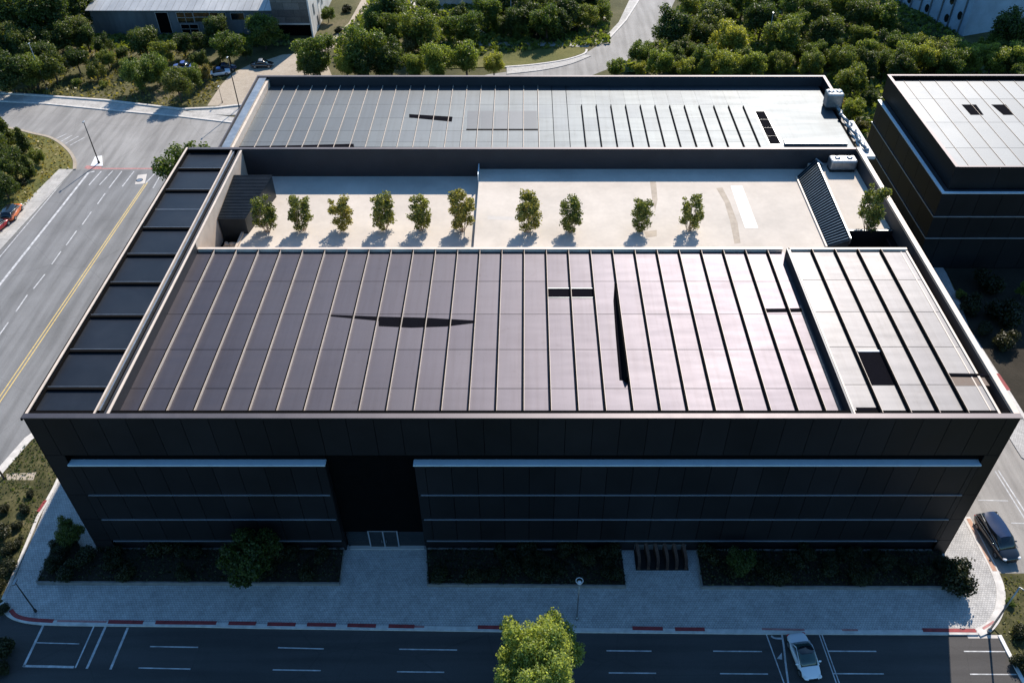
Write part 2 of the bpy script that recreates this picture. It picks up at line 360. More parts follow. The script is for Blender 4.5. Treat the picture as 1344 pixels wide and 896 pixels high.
# --- left of the building, foreground: verge, kerb, paving
slab('grass_verge', G([(62,560),(90,600),(72,636),(48,690),(20,750),(0,792),(-140,930),(-150,800),(2,612),(30,580)]), 0, .06, 'grassd')
k = MB(); ribbon(k, G([(80,545),(37,577),(2,617),(-150,806)]), .9, 0, .12); k.build('kerb', 'kerb')['kind'] = 'structure'
slab('worn_path', G([(8,622),(48,620),(44,630),(10,630)]), .0, .065, 'sand')
pav_pts = G([(95,600),(72,636),(50,690),(22,755),(4,790)])+smoothpoly(G([(4,790),(10,803),(24,811),(50,815),(90,816.5)]))+G([(250,817.5),(700,825.5),(1000,828),(1283,828.5)])+smoothpoly(G([(1283,828.5),(1300,820),(1311,800),(1313,775),(1306,752)]))+G([(1288,716),(1268,680),(1262,640)])+[(39.3,60),(-39.8,60)]
slab('front_pavement', pav_pts, -.05, .12, 'pave')
lightp = G([(1246,777),(1273,829),(1284,828.7),(1300,820),(1311,800),(1312,775),(1304,752),(1286,716),(1266,682)])
# kerb of the front street, pale with red stretches
kp = smoothpoly(G([(3,790),(9,803),(24,811.5),(50,816),(90,817.5)], .13)) + G([(250,819),(340,821),(670,825.5),(1000,828.5),(1283,829.5)], .13)
k = MB(); ribbon(k, kp, .42, 0, .15); kb = k.build('kerb', 'kerb'); kb['kind'] = 'structure'
k = MB(); ribbon(k, smoothpoly(G([(1283,829.5),(1300,820.5),(1311.5,800),(1313.5,775),(1306,751),(1288,715),(1268,678)], .13)), .75, 0, .15); kc = k.build('kerb', 'kerb'); kc['kind'] = 'structure'
k = MB(); ribbon(k, smoothpoly(G([(1306,749),(1289,715),(1271,680)], .16)), .42, .15, .158); k.build('sand_band', 'rust', kc)
k = MB(); ribbon(k, G([(1270,835),(1313,835)], .02), .3, 0, .024); k.build('gutter_strip', 'conc', kc)
k = MB()
for x0, y0, x1, y1 in [(142,815.5,188,816.2),(204,816.2,284,817),(300,817.3,336,817.8),(351,818.4,388,819),(403,819,441,819.6),(456,820,493.5,820.8),(510,821,544,821.7),(627,822.4,660,823),
    (830,823.8,870,824.5),(886,825,925,825.3),(1211,826.3,1281,827)]:
    ribbon(k, G([(x0,y0),(x1,y1)], .15), .36, .15, .156)
ribbon(k, smoothpoly(G([(14,800),(22,808),(40,812.5),(70,814.5)], .15)), .36, .15, .1562)
k.build('red_paint', 'red', kb)
k = MB()
for x0, y0, x1, y1 in [(75,814.4,140,815.4),(544,821.7,557,822),(1000,825,1056,826),(1105,826.1,1126,826.3),(1290,824.5,1305,815)]:
    ribbon(k, G([(x0,y0),(x1,y1)], .15), .2, .15, .155)
k.build('faded_red_paint', 'redfade', kb)
# left kerb painted
k = MB(); ribbon(k, G([(84,612),(71,640),(50,678),(22,745),(4,786)], .1), .3, 0, .15); kl = k.build('kerb', 'kerb'); kl['kind'] = 'structure'
k = MB(); ribbon(k, G([(60,656),(50,671)], .15), .32, .15, .158); k.build('red_paint', 'red', kl)
# right: verge with dry grass, bed between the buildings
slab('grass_verge', G([(1314,753),(1420,760),(1500,980),(1352,912),(1330,868),(1313,834),(1305,826),(1314,803),(1316,775)]), 0, .10, 'grassd')
k = MB(); ribbon(k, G([(1312,833),(1330,868),(1354,914)], .1), .3, 0, .14); k.build('kerb', 'white')['kind'] = 'structure'
slab('planting_bed', smoothpoly(G([(1238,353),(1250,372),(1262,400),(1276,440),(1300,478),(1322,512),(1352,560)]))+G([(1500,600),(1500,353)]), 0, .12, 'soil')
k = MB(); ribbon(k, smoothpoly(G([(1276,440),(1300,478),(1322,512),(1352,560)], .12)), .4, 0, .18); kg = k.build('kerb', 'kerb'); kg['kind'] = 'structure'
k = MB(); ribbon(k, smoothpoly(G([(1309,490),(1324,512)], .18)), .42, .18, .188); k.build('red_paint', 'red', kg)
slab('pavement', G([(1200,330),(1240,354),(1260,400),(1275,440),(1300,480),(1352,562),(1400,640),(1340,600),(1240,440)]), -.05, .1, 'pave')

# ================================================================== MAIN BUILDING
X0, X1, Y0, Y1, ZT = -40.1, 39.5, 46.4, 90.0, 18.7
bld = thing('industrial_building', (0, 68, 0), 'long black clad building with ribbed purple grey metal roof and sunken rooftop terrace', 'building')
def panel_wall(mb, axis, fixed, a0, a1, z0, z1, step, gap=.05, t=.06, zs=None, first=None, face=-1):
    """cladding boards on a wall: axis 'x' = wall facing +-y at y=fixed; axis 'y' = wall facing +-x"""
    zs = zs or [z0, z1]; a = a0; cuts = [a0]; x = first if first is not None else a0+step
    while x < a1-.3: cuts.append(x); x += step
    cuts.append(a1)
    for i in range(len(cuts)-1):
        for j in range(len(zs)-1):
            p, q, r_, s_ = cuts[i]+gap/2, cuts[i+1]-gap/2, zs[j]+gap/2, zs[j+1]-gap/2
            if axis == 'x': mb.box(p, q, min(fixed, fixed+face*t), max(fixed, fixed+face*t), r_, s_)
            else: mb.box(min(fixed, fixed+face*t), max(fixed, fixed+face*t), p, q, r_, s_)
# carcass
c = MB()
c.box(X0+.1, X1-.1, 47.4, 47.8, 0, 17.4)                 # front core
c.box(X0+.1, X0+.45, 47.8, Y1-.1, 0, 18.2)
c.box(X1-.4, X1-.1, 47.8, Y1-.1, 0, 18.5)
c.box(X0+.45, X1-.4, Y1-.38, Y1-.11, 0, 18.5)
c.box(X0+.1, X1-.1, 46.5, 47.4, 14.1, 18.5)
c.box(X0+.1, -38.4, 46.5, 47.4, 0, 14.1); c.box(38.2, X1-.1, 46.5, 47.4, 0, 14.1)
c.box(X0+.45, X1-.4, 47.8, 70.2, 13.0, 17.38)
c.box(-38.4, -16.9, 46.95, 47.4, 12.9, 14.1); c.box(-9.4, 38.2, 46.95, 47.4, 12.9, 14.1)
c.build('wall_core', 'darker', bld)
w = MB()
panel_wall(w, 'x', 46.5, X0, X1, 14.1, 18.6, 2.2, first=-40.1+1.5)
panel_wall(w, 'x', 46.5, X0, -38.4, 0, 14.1, 5, zs=[0, 2.2, 5.4, 8.9, 14.1]); panel_wall(w, 'x', 46.5, 38.2, X1, 0, 14.1, 5, zs=[0, 2.2, 5.4, 8.9, 14.1])
panel_wall(w, 'y', X0+.1, Y0, Y1, 0, 18.6, 2.4, zs=[0, 2.2, 5.4, 8.9, 13, 18.6], face=-1)
panel_wall(w, 'y', X1-.1, Y0, Y1, 0, 18.6, 2.4, zs=[0, 2.2, 5.4, 8.9, 13, 18.6], face=1)
panel_wall(w, 'x', Y1-.1, X0, X1, 0, 18.6, 2.4, zs=[0, 5.4, 13, 18.6], face=1)
w.build('wall_cladding', 'dark', bld)
# lower facade blocks, with window band ledges
for a, b_ in ((-38.4, -16.9), (-9.4, 38.2)):
    lb = MB().box(a, b_, 46.5, 47.38, 2.0, 12.9)
    lb.build('facade_block', 'darker', bld)
    fb = MB(); panel_wall(fb, 'x', 46.5, a, b_, 2.2, 12.9, 2.2, zs=[2.2, 5.4, 8.9, 12.9], t=.08, first=a+.9)
    if a < -20: panel_wall(fb, 'y', b_, 46.44, 47.35, 2.2, 12.9, 3, zs=[2.2, 5.4, 8.9, 12.9], face=1, t=.04)
    fb.build('facade_cladding', 'dark', bld)
    MB().box(a-.05, b_+.05, 46.25, 46.9, 12.92, 13.06).build('facade_ledge', 'ledge', bld)
    for z in (8.9, 5.4, 2.16): MB().box(a+.25, b_-.15, 46.33, 46.42, z-.035, z+.035).build('facade_bar', 'bar', bld)
    MB().box(a, b_, 46.8, 47.38, 0, 2.0).build('plinth', 'dark', bld)
# entrance
MB().box(-16.9, -9.4, 47.1, 47.39, 2.6, 14.1).build('entrance_wall', 'darker', bld)
for x0_, x1_ in ((-16.8, -14.75), (-11.9, -9.5)): MB().box(x0_, x1_, 47.25, 47.38, .15, 2.55).build('side_window', 'gdark', bld)
df = MB()
for x in (-14.65, -13.3, -11.98): df.box(x-.06, x+.06, 47.08, 47.2, .12, 2.6)
df.box(-14.71, -11.92, 47.09, 47.19, 2.6, 2.7)
dfo = df.build('door_frame', 'bar', bld)
for x0_, x1_ in ((-14.55, -13.4), (-13.2, -12.08)):
    d = MB().box(x0_, x1_, 47.14, 47.18, .15, 2.56).build('door', 'gdark', bld)
    MB().box((x1_-.14 if x0_ < -14 else x0_+.08), (x1_-.1 if x0_ < -14 else x0_+.12), 47.04, 47.1, .95, 1.35).build('handle', 'silver', d)
MB().box(-16.6, -9.6, 46.85, 47.36, .12, .2).build('door_step', 'conc', bld)
# parapet copings
cp_ = MB()
cp_.box(X0-.04, X1+.04, Y0-.06, 46.86, 18.6, 18.72)
cp_.build('front_coping', 'cap', bld)
MB().box(X1-.45, X1+.04, 46.87, Y1+.04, 18.6, 18.72).build('side_coping', 'seaml', bld)
MB().box(X0+.0, X0+.20, 46.87, Y1+.04, 18.6, 18.68).build('side_coping', 'seaml', bld)
MB().box(X0-.12, X0-.01, 46.3, Y1+.1, 18.45, 18.66).build('side_lip', 'darker', bld)
MB().box(X0+.35, X1-.56, 89.62, Y1+.04, 18.6, 18.70).build('rear_coping', 'cap', bld)
# parapet inner linings
MB().box(X1-.54, X1-.41, 46.87, 89.6, 14.2, 18.59).build('parapet_lining', 'wall', bld)
MB().box(-33.4, X1-.55, 89.5, 89.61, 14.2, 18.59).build('parapet_lining', 'wall', bld)
# ---- left strip roof
sp_ = MB()
ys = [46.9, 50.05, 54.7, 59.4, 64.3, 68.9, 73.6, 81, 85.6, 89.6]
for a, b_ in zip(ys[:-1], ys[1:]): sp_.box(X0+.36, -34.75, a+.02, b_-.02, 18.1, 18.22)
so = sp_.build('side_roof', 'strip', bld)
for y in ys[1:-1]:
    MB().box(X0+.36, -34.75, y-.16, y+.10, 18.22, 18.42).build('roof_seam', 'seamd', so)  # dark band includes the seam's shadow, painted on its front side
    MB().box(X0+.36, -34.75, y+.105, y+.15, 18.22, 18.45).build('lit_seam_side', 'grey', so)  # pale strip paints the sunlit rear edge of the seam
MB().box(X0+.36, -34.75, 77.3, 77.38, 18.22, 18.26).build('roof_seam', 'grey', so)
rl = MB(); rl.box(-34.70, -34.56, 46.9, 89.6, 18.0, 18.60); rl.build('gutter_rail', 'seaml', bld)
MB().box(-34.44, -34.30, 46.9, 89.6, 18.0, 18.50).build('gutter_rail', 'grey', bld)
MB().box(-34.29, -33.86, 46.9, 89.6, 17.9, 18.1).build('gutter', 'hole', bld)
MB().box(-33.85, -33.42, 46.9, 89.61, 14.12, 18.55).build('terrace_side_wall', 'beigew', bld)
MB().box(-33.417, -33.37, 46.9, 70.6, 17.52, 18.54).build('upstand_flashing', 'wall', bld)
MB().box(-33.85, -33.63, 46.9, 89.61, 18.551, 18.57).build('coping_joint', 'wall', bld)
MB().box(-33.62, -33.40, 46.9, 89.61, 18.551, 18.60).build('wall_coping', 'seaml', bld)

# ---- ribbed metal roofs: boards between seams, seams coloured pale on the sunlit side, dark on the shaded
def ribbed_roof(root, x0, x1, y0, y1, z, seams, joints, mat, seam_h=.36, name='roof', skip=(), wd=.12, seam_y=None, pale=True, light_w=.03):
    mb = MB(); xs = [x0]+[s for s in seams if x0+.2 < s < x1-.2]+[x1]; yy = [y0]+list(joints)+[y1]
    for i in range(len(xs)-1):
        for j in range(len(yy)-1):
            mb.box(xs[i]+.01, xs[i+1]-.01, yy[j]+.03, yy[j+1]-.03, z-.08, z+random.uniform(-.004, .004))
    ro = mb.build(name, mat, root)
    for k_, s in enumerate(xs[1:-1]):
        a, b_ = (seam_y(s) if seam_y else (y0, y1))
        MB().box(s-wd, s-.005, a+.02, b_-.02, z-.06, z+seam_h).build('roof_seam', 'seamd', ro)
        if pale: MB().box(s-.002, s+light_w, a+.02, b_-.02, z-.06, z+seam_h-.01).build('lit_seam_side', 'seaml', ro)
    return ro
ZR, ZU = 17.5, 18.45
S = 2.25
seamsA = [-.15+S*k for k in range(-14, 12)]
joints = [50.9, 55.8, 60.7, 65.7]
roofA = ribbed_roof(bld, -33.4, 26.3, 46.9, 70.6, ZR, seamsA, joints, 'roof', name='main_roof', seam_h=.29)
seamsB = [28.6, 30.9, 33.2, 35.5]
MB().box(26.3, 38.0, 46.9, 69.5, 13.0, ZU-.1).build('raised_core', 'darker', bld)
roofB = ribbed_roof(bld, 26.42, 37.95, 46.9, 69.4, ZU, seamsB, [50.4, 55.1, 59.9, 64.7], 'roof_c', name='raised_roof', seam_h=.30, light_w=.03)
MB().box(26.14, 26.3, 46.9, 69.7, 17.4, 18.62).build('raised_roof_side', 'strip', bld)
MB().box(26.305, 26.43, 46.9, 69.7, ZU-.05, 18.66).build('edge_trim', 'seaml', bld)
MB().box(25.75, 25.95, 47.2, 62, ZR+.003, ZR+.012).build('rust_streak', 'rust', bld)
ed = MB(); ed.box(37.97, 38.16, 46.9, 69.4, 17.0, 18.55); ed.box(37.45, 37.55, 46.9, 69.4, ZU+.002, ZU+.03); ed.build('edge_trim', 'seaml', bld)
MB().box(38.17, X1-.55, 46.9, 74.8, 16.0, 16.6).build('gutter', 'hole', bld)
# back edge of the roof
be = MB(); be.box(-33.36, 26.12, 70.62, 70.95, 13.0, 17.84); be.build('roof_back_edge', 'seaml', bld)
be = MB(); be.box(26.3, 38.16, 69.45, 69.75, 13.0, 18.66); be.build('roof_back_edge', 'seaml', bld)
# slots and dark patches in the roofs
def patch(name, pxpoly, z, h, mat, parent):
    return MB().prism([(P(x, y, z).x, P(x, y, z).y) for x, y in pxpoly], z+.002, z+h).build(name, mat, parent)
patch('open_slot', [(433,413),(497,415.5),(560,417),(622,420.5),(622,424),(585,428.5),(540,430),(497,428),(497,421),(433,415)], ZR, .012, 'hole', roofA)
patch('roof_hatch', [(719,379.5),(779,379.5),(779,390.5),(719,390.5)], ZR, .012, 'hole', roofA)
patch('open_slot', [(1004,405),(1052,404.5),(1053,409.5),(1006,410)], ZR, .012, 'hole', roofA)
patch('roof_hatch', [(1126,462.5),(1158,462.5),(1176,505.5),(1143,505.5)], ZU, .012, 'hole', roofB)
patch('hatch_lip', [(1125,460),(1157,460),(1158,462),(1126,462)], ZU, .08, 'white', roofB)
patch('open_slot', [(1245,492),(1290,492.5),(1299,506),(1252,506)], ZU, .012, 'brown', roofB)
patch('slot_lip', [(1244,490.5),(1302,491.5),(1303,494.5),(1246,493.5)], ZU, .10, 'hole', roofB)
patch('open_slot', [(1123,534.5),(1152,534.5),(1155,539),(1126,543)], ZU, .012, 'hole', roofB)
for nm_, (xa, xb, ya, yb), zz, par in (('hatch_frame', (719, 779, 379.5, 390.5), ZR, roofA), ):
    A_, B_ = P(xa, yb, zz), P(xb, ya, zz)
    fr = MB(); fr.box(A_.x-.08, A_.x, A_.y, B_.y, zz, zz+.10); fr.box(B_.x, B_.x+.08, A_.y, B_.y, zz, zz+.10); fr.box(A_.x-.08, B_.x+.08, B_.y, B_.y+.08, zz, zz+.10); fr.box(A_.x-.08, B_.x+.08, A_.y-.06, A_.y, zz, zz+.05)
    fr.build(nm_, 'grey', par)
a = P(807, 372, ZR); b_ = P(825, 501, ZR)
fin = MB(); seg = 10; vs = []
for i in range(seg+1):
    t = i/seg; y = a.y+(b_.y-a.y)*t; x = a.x+(b_.x-a.x)*t; h = .05+1.0*t**.8*(1 if i < seg else .55); wx = .05+.34*t
    vs += [(x-wx, y, ZR), (x+.05, y, ZR), (x+.03-.12*t, y, ZR+h), (x-.05-.12*t, y, ZR+h)]
fs = [(4*i+j, 4*i+(j+1) % 4, 4*i+4+(j+1) % 4, 4*i+4+j) for i in range(seg) for j in range(4)]+[(0,1,2,3), tuple(4*seg+j for j in (3,2,1,0))]
fin.add(vs, fs); fin.build('lifted_flashing', 'darker', roofA)
patch('open_slot', [(806.5,372),(812,400),(822,470),(826,500),(813,499),(808,440),(805,395)], ZR, .011, 'hole', roofA)

# ---- terrace
tf = MB(); tf.box(-30.9, -5.5, 70.95, 89.5, 14.0, 15.1); t1 = tf.build('terrace_floor', 'terr', bld)
tf = MB(); tf.box(-5.5, 33.6, 70.95, 89.5, 14.0, 16.1); t2 = tf.build('terrace_floor', 'terr', bld)
tf = MB(); tf.box(33.6, 38.95, 75.3, 89.5, 14.0, 16.9); t3 = tf.build('terrace_floor', 'terr', bld)
MB().box(-33.42, 38.9, 70.95, 89.5, 13.6, 13.99).build('pit_floor', 'hole', bld)
MB().box(-31.15, -30.9, 70.95, 85.5, 14.0, 15.35).build('planter_wall', 'beigew', bld)
patch('stain', [(640,283),(680,285),(681,289),(640,288)], 16.1, .004, 'conc', t2)
patch('painted_mark', [(959,244),(974,244),(995,299),(978,299)], 16.1, .006, 'white', t2)
dk = simple('floor_stain', (.40, .345, .28), .85, 0, .2, 1.2); M['stain'] = dk
patch('stain', [(940,247),(948,246),(958,265),(968,292),(972,319),(964,320),(958,290),(951,266)], 16.1, .0045, 'stain', t2)
patch('stain', [(853,238),(861,238),(863,262),(860,277),(856,262)], 16.1, .0045, 'stain', t2)
patch('stain', [(845,304),(862,302),(862,310),(848,312)], 16.1, .0045, 'stain', t2)
# back glass balustrade piece at the step
MB().box(-5.62, -5.52, 86.9, 89.4, 15.1, 16.9).build('step_panel', 'ledge', bld)
MB().box(33.7, 38.9, 74.95, 75.28, 13.99, 17.15).build('upstand', 'strip', bld)
MB().box(33.7, 38.9, 74.9, 75.0, 17.15, 17.2).build('upstand_cap', 'grey', bld)
# corrugated screens
def corrugated(name, A, B, C_, D, n, mat, label=None, parent=None, hgt=.10, crest=True):
    """quad A-B (start) to D-C (end), corrugations running A->B, repeated along A->D"""
    mb = MB(); A, B, C_, D = map(Vector, (A, B, C_, D)); nrm = (B-A).cross(D-A).normalized()
    if nrm.z < 0: nrm = -nrm
    for i in range(n):
        t0, t1, t2 = i/n, (i+.55)/n, (i+1)/n
        a0, b0 = A.lerp(D, t0), B.lerp(C_, t0); a1, b1 = A.lerp(D, t1), B.lerp(C_, t1); a2, b2 = A.lerp(D, t2), B.lerp(C_, t2); up = nrm*hgt
        mb.mi = 0; mb.add([a0, b0, b1, a1], [(0,1,2,3)]); mb.add([a1, b1, b1+up, a1+up], [(0,1,2,3)])
        mb.mi = 1; mb.add([a1+up, b1+up, b1+up+(b2-b1)*.25, a1+up+(a2-a1)*.25], [(0,1,2,3)])
        mb.mi = 0; mb.add([a1+up+(a2-a1)*.25, b1+up+(b2-b1)*.25, b2, a2], [(0,1,2,3)])
    return mb.build(name, ['corr', 'corrlt' if crest else 'corr'], parent)
cs = thing('corrugated_ramp', (32.8, 80, 16.1), 'sloping dark corrugated metal ramp on the right of the rooftop terrace', 'roof screen')
corrugated('corrugated_sheet', (31.7,73.4,16.12), (33.7,72.9,17.35), (34.3,89.4,17.45), (31.9,87.6,16.12), 34, 'corr', parent=cs)
MB().prism([(31.6,73.3),(31.75,73.3),(31.95,87.6),(31.8,87.6)], 16.1, 16.3).build('side_rail', 'seaml', cs)
MB().prism([(33.72,72.9),(33.85,72.9),(34.45,89.4),(34.32,89.4)], 16.9, 17.6).build('side_rail', 'grey', cs)
mb = MB(); mb.tube((34.3,89.3,17.6), (35.3,88.9,16.95), .14); mb.tube((35.3,88.9,16.95), (36.9,89.35,17.9), .05); mb.build('end_strut', 'silver', cs)
mb = MB().add([(31.7,73.35,16.12),(33.7,72.87,16.12),(33.7,72.87,17.33)], [(0,1,2)]).build('end_plate', 'corr', cs)
sh = thing('corrugated_shed', (-32, 81, 14), 'low black corrugated shed in the left corner of the rooftop terrace', 'shed')
corrugated('shed_roof', (-33.35,77.3,17.1), (-30.3,77.3,17.1), (-28.9,85.0,17.95), (-33.35,85.0,17.95), 30, 'corr', parent=sh, hgt=.06, crest=False)
MB().add([(-33.3,77.35,14),(-30.4,77.35,14),(-30.4,77.35,17.09),(-33.3,77.35,17.09),(-33.3,84.9,14),(-29.0,84.9,14),(-29.0,84.9,17.9),(-33.3,84.9,17.9)],
         [(0,1,2,3),(1,5,6,2),(5,4,7,6),(4,0,3,7)]).build('shed_wall', 'corr', sh)
for i, (x, y, s) in enumerate([(-32.6,76.2,.42),(-31.9,76.0,.5),(-32.2,75.3,.36),(-31.5,75.5,.33),(-32.9,75.2,.4)]):
    o = MB().ball((x, y, 13.99+s*.8), s, s*.9, s, 8, 6, .18).build('rock', 'rock')
    tag(o, ['pale rock against the shed front, second from the left of five', 'largest pale rock in front of the black shed', 'small pale rock in the middle of the rooftop pit', 'smallest pale rock, rightmost in the rooftop pit', 'pale rock nearest the beige side wall of the rooftop pit'][i], 'rock', 'pale rocks in the rooftop pit')

# ================================================================== FAR BUILDING
fb = thing('rear_building', (2, 100, 0), 'low hall with pale ribbed metal roof directly behind the black building', 'building')
fx0, fx1, fy0, fy1 = -36.4, 40.6, 90.25, 110.0
mb = MB(); mb.box(fx0, fx1, fy0, fy0+.3, 0, 17.2); mb.box(fx0, fx0+.3, fy0+.3, fy1-.3, 0, 18.5); mb.box(fx1-.3, fx1, fy0+4, fy1-.3, 0, 17.2); mb.box(fx0, fx1, fy1-.3, fy1, 0, 18.5); mb.box(fx1-.3, fx1, 103.5, fy1-.3, 17.2, 18.5)
mb.build('wall', 'dark', fb)
mb = MB(); mb.box(fx0-.04, fx1+.04, fy1-.35, fy1+.04, 18.5, 18.6); mb.box(fx1-.34, fx1+.04, 103.5, fy1-.36, 18.5, 18.6); mb.box(fx0-.04, fx0+.1, fy0, fy1-.36, 18.5, 18.6)
mb.build('coping', 'cap', fb)
mb = MB(); mb.box(fx0+.1, fx0+1.25, fy0, fy1-.36, 18.2, 18.48); mb.build('side_gutter', 'grey', fb)
mb = MB(); mb.box(fx0+1.26, fx0+1.55, fy0, fy1-.36, 17.2, 18.2); mb.build('edge_trim', 'seaml', fb)
mb = MB(); mb.box(fx0+1.56, fx1-.31, fy1-.45, fy1-.31, 17.2, 18.49); mb.build('parapet_lining', 'wall', fb)
ZF = 17.3
MB().box(fx0+.3, fx1-.3, fy0+.3, fy1-.3, 16.6, ZF-.09).build('roof_deck', 'darker', fb)
seamsF = [-.3+1.92*k for k in range(-18, 17)]
ys_ = P(700, 139, ZF).y
def fseam(s):
    if s > 7.0: return (91.3, ys_-.004*(s-7)*4)
    return (91.3, fy1-.5)
def ribF():
    mb = MB(); xs = [fx0+1.6]+[s for s in seamsF if fx0+1.9 < s < 29.5]+[39.9]; yy = [91.2, 93.9, 96.8, 100.2, 104, fy1-.5]
    for i in range(len(xs)-1):
        for j in range(len(yy)-1):
            if i == len(xs)-2:
                if j == 0: mb.box(xs[i]+.006, xs[i+1]-.006, yy[0]+.02, yy[-1]-.02, ZF-.08, ZF)
                continue
            mb.box(xs[i]+.006, xs[i+1]-.006, yy[j]+.02, yy[j+1]-.02, ZF-.08, ZF+random.uniform(-.003, .003))
    ro = mb.build('main_roof', 'roof_b', fb)
    for s in xs[1:-1]:
        if s > 31: continue
        a, b_ = fseam(s); hh = .12 if s < -.5 else (.10 if s < 7 else .20)
        MB().box(s-(.04 if s < 7 else .12), s-.003, a, b_, ZF-.05, ZF+hh).build('roof_seam', 'seamd', ro)  # shaded seam side as black colour, wider where that side faces the view
        if s < 3: MB().box(s, s+.05, a, b_, ZF-.05, ZF+hh+.01).build('lit_seam_side', 'seaml', ro)  # sunlit seam side as pale colour, only where that side is seen
    return ro
rf = ribF()
patch('open_slot', [(537,150),(594,153.5),(593,160),(537,154.5)], ZF, .012, 'hole', rf)
mid = simple('grey_roof_panel', (.115, .125, .14), .62, 1., .1, 1, 0, .2); M['mid'] = mid
mb = MB()
for i in range(5):
    xa, xb = 613+i*18.6, 613+(i+1)*18.6-1.2
    mb.prism([(P(x, y, ZF).x, P(x, y, ZF).y) for x, y in [(xa, 170), (xb, 170), (xb+.3*(3-i), 146), (xa+.3*(3-i), 146)]], ZF+.002, ZF+.03)
mb.build('grey_panel', 'mid', rf)
patch('open_slot', [(612,169.6),(706,169.6),(706,171),(612,171)], ZF, .035, 'seamd', rf)
mb = MB()
for i in range(4):
    t0, t1 = i/4+.006, (i+1)/4-.006; f0 = lambda t, s: (991+20*t+12*s+2*t*s, 146+43.5*t)
    mb.prism([(P(*f0(t, s), ZF).x, P(*f0(t, s), ZF).y) for t, s in [(t0, 0), (t1, 0), (t1, 1), (t0, 1)]], ZF+.012, ZF+.04)
mb.build('roof_window', 'hole', rf)
patch('window_frame', [(988,145.5),(1004,145.5),(1030,190.5),(1010,190.5)], ZF, .01, 'grey', rf)
patch('open_slot', [(300,192.5),(386,191),(464,189),(465,193),(572,193.2),(572,197),(300,197)], ZF, .02, 'hole', rf)
patch('end_beam', [(1028,186),(1104,185.5),(1112,192),(1030,192)], ZF, .35, 'grey', fb)

# ================================================================== RIGHT BUILDING
rb = thing('side_building', (70, 105, 0), 'stepped dark clad building with pale roof on the right of the black building', 'building')
mb = MB(); mb.box(52.1, 96, 91.4, 117, 0, 11.5); mb.box(53.1, 95, 92.4, 118.7, 11.5, 13.3); mb.box(53.1,53.5,92.4,118.7,13.3,14.6); mb.box(53.5,95,118.3,118.7,13.3,14.6); mb.build('wall_core', 'darker', rb)
mb = MB()
panel_wall(mb, 'x', 91.4, 52.0, 96, 0, 11.6, 2.9, zs=[0, 4.9, 8.2, 11.6], t=.08, first=53.9)
panel_wall(mb, 'y', 52.1, 91.32, 117, 0, 11.6, 4.0, zs=[0, 4.9, 8.2, 11.6], t=.08)
panel_wall(mb, 'x', 92.4, 53.0, 95, 11.7, 14.7, 5.6, t=.06); panel_wall(mb, 'y', 53.1, 92.34, 118.7, 11.7, 14.7, 30, t=.06)
mb.build('wall_cladding', 'dark', rb)
mb = MB(); mb.box(51.9, 52.35, 91.2, 117, 11.6, 11.72); mb.box(52.35, 96, 91.2, 91.6, 11.6, 11.72); mb.build('ledge', 'ledge', rb)
MB().box(52.36, 96, 91.61, 117, 11.52, 11.6).build('ledge_roof', 'wall', rb)
for z in (8.2, 4.9):
    mb = MB(); mb.box(51.95, 96, 91.2, 91.3, z-.06, z+.06); mb.box(51.9, 51.97, 91.3, 117, z-.06, z+.06); mb.build('facade_bar', 'bar', rb)
mb = MB(); mb.box(52.98, 53.4, 92.3, 118.8, 14.7, 14.8); mb.box(53.4, 95, 118.4, 118.8, 14.7, 14.8); mb.box(53.4, 95, 92.3, 92.6, 14.7, 14.78); mb.build('coping', 'cap', rb)
mb = MB(); mb.box(53.5, 95, 118.2, 118.3, 13.3, 14.69); mb.build('parapet_lining', 'darker', rb)
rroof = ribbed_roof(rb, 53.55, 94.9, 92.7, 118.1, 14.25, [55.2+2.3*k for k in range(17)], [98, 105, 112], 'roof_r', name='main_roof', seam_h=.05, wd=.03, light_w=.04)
for px in ([(1262,137.5),(1281,137.5),(1291,151),(1274,151)], [(1301,137.5),(1320,137.5),(1331,151),(1317,151)]): patch('skylight', px, 14.25, .02, 'hole', rroof)

# ================================================================== BACKGROUND BUILDINGS
wh = thing('warehouse', (-69, 178, 0), 'old warehouse with pale sheet roof and patched grey wall at the far left', 'building')
wx0, wx1 = P(120, 46).x+1.0, -50.9; wy = 171.0
MB().add([(wx0, wy, 0), (wx1, wy, 0), (wx1, wy, 4.85), (wx0, wy, 4.85), (wx0, wy+26, 0), (wx1, wy+26, 0), (wx1, wy+26, 9), (wx0, wy+26, 9)], [(0,1,2,3),(1,5,6,2),(5,4,7,6),(4,0,3,7)]).build('wall', 'metalw', wh)
mb = MB(); nsh = 26
for i in range(nsh):
    a, b_ = wx0-.5+(wx1-wx0+.6)*i/nsh, wx0-.5+(wx1-wx0+.6)*(i+1)/nsh-.06
    mb.add([(a, wy-.6, 4.9), (b_, wy-.6, 4.9), (b_, wy+27, 9.3), (a, wy+27, 9.3), (a, wy-.6, 5.02), (b_, wy-.6, 5.02), (b_, wy+27, 9.42), (a, wy+27, 9.42)], [(0,3,2,1),(4,5,6,7),(0,1,5,4),(1,2,6,5),(2,3,7,6),(3,0,4,7)])
mb.build('roof', 'roofpl', wh)
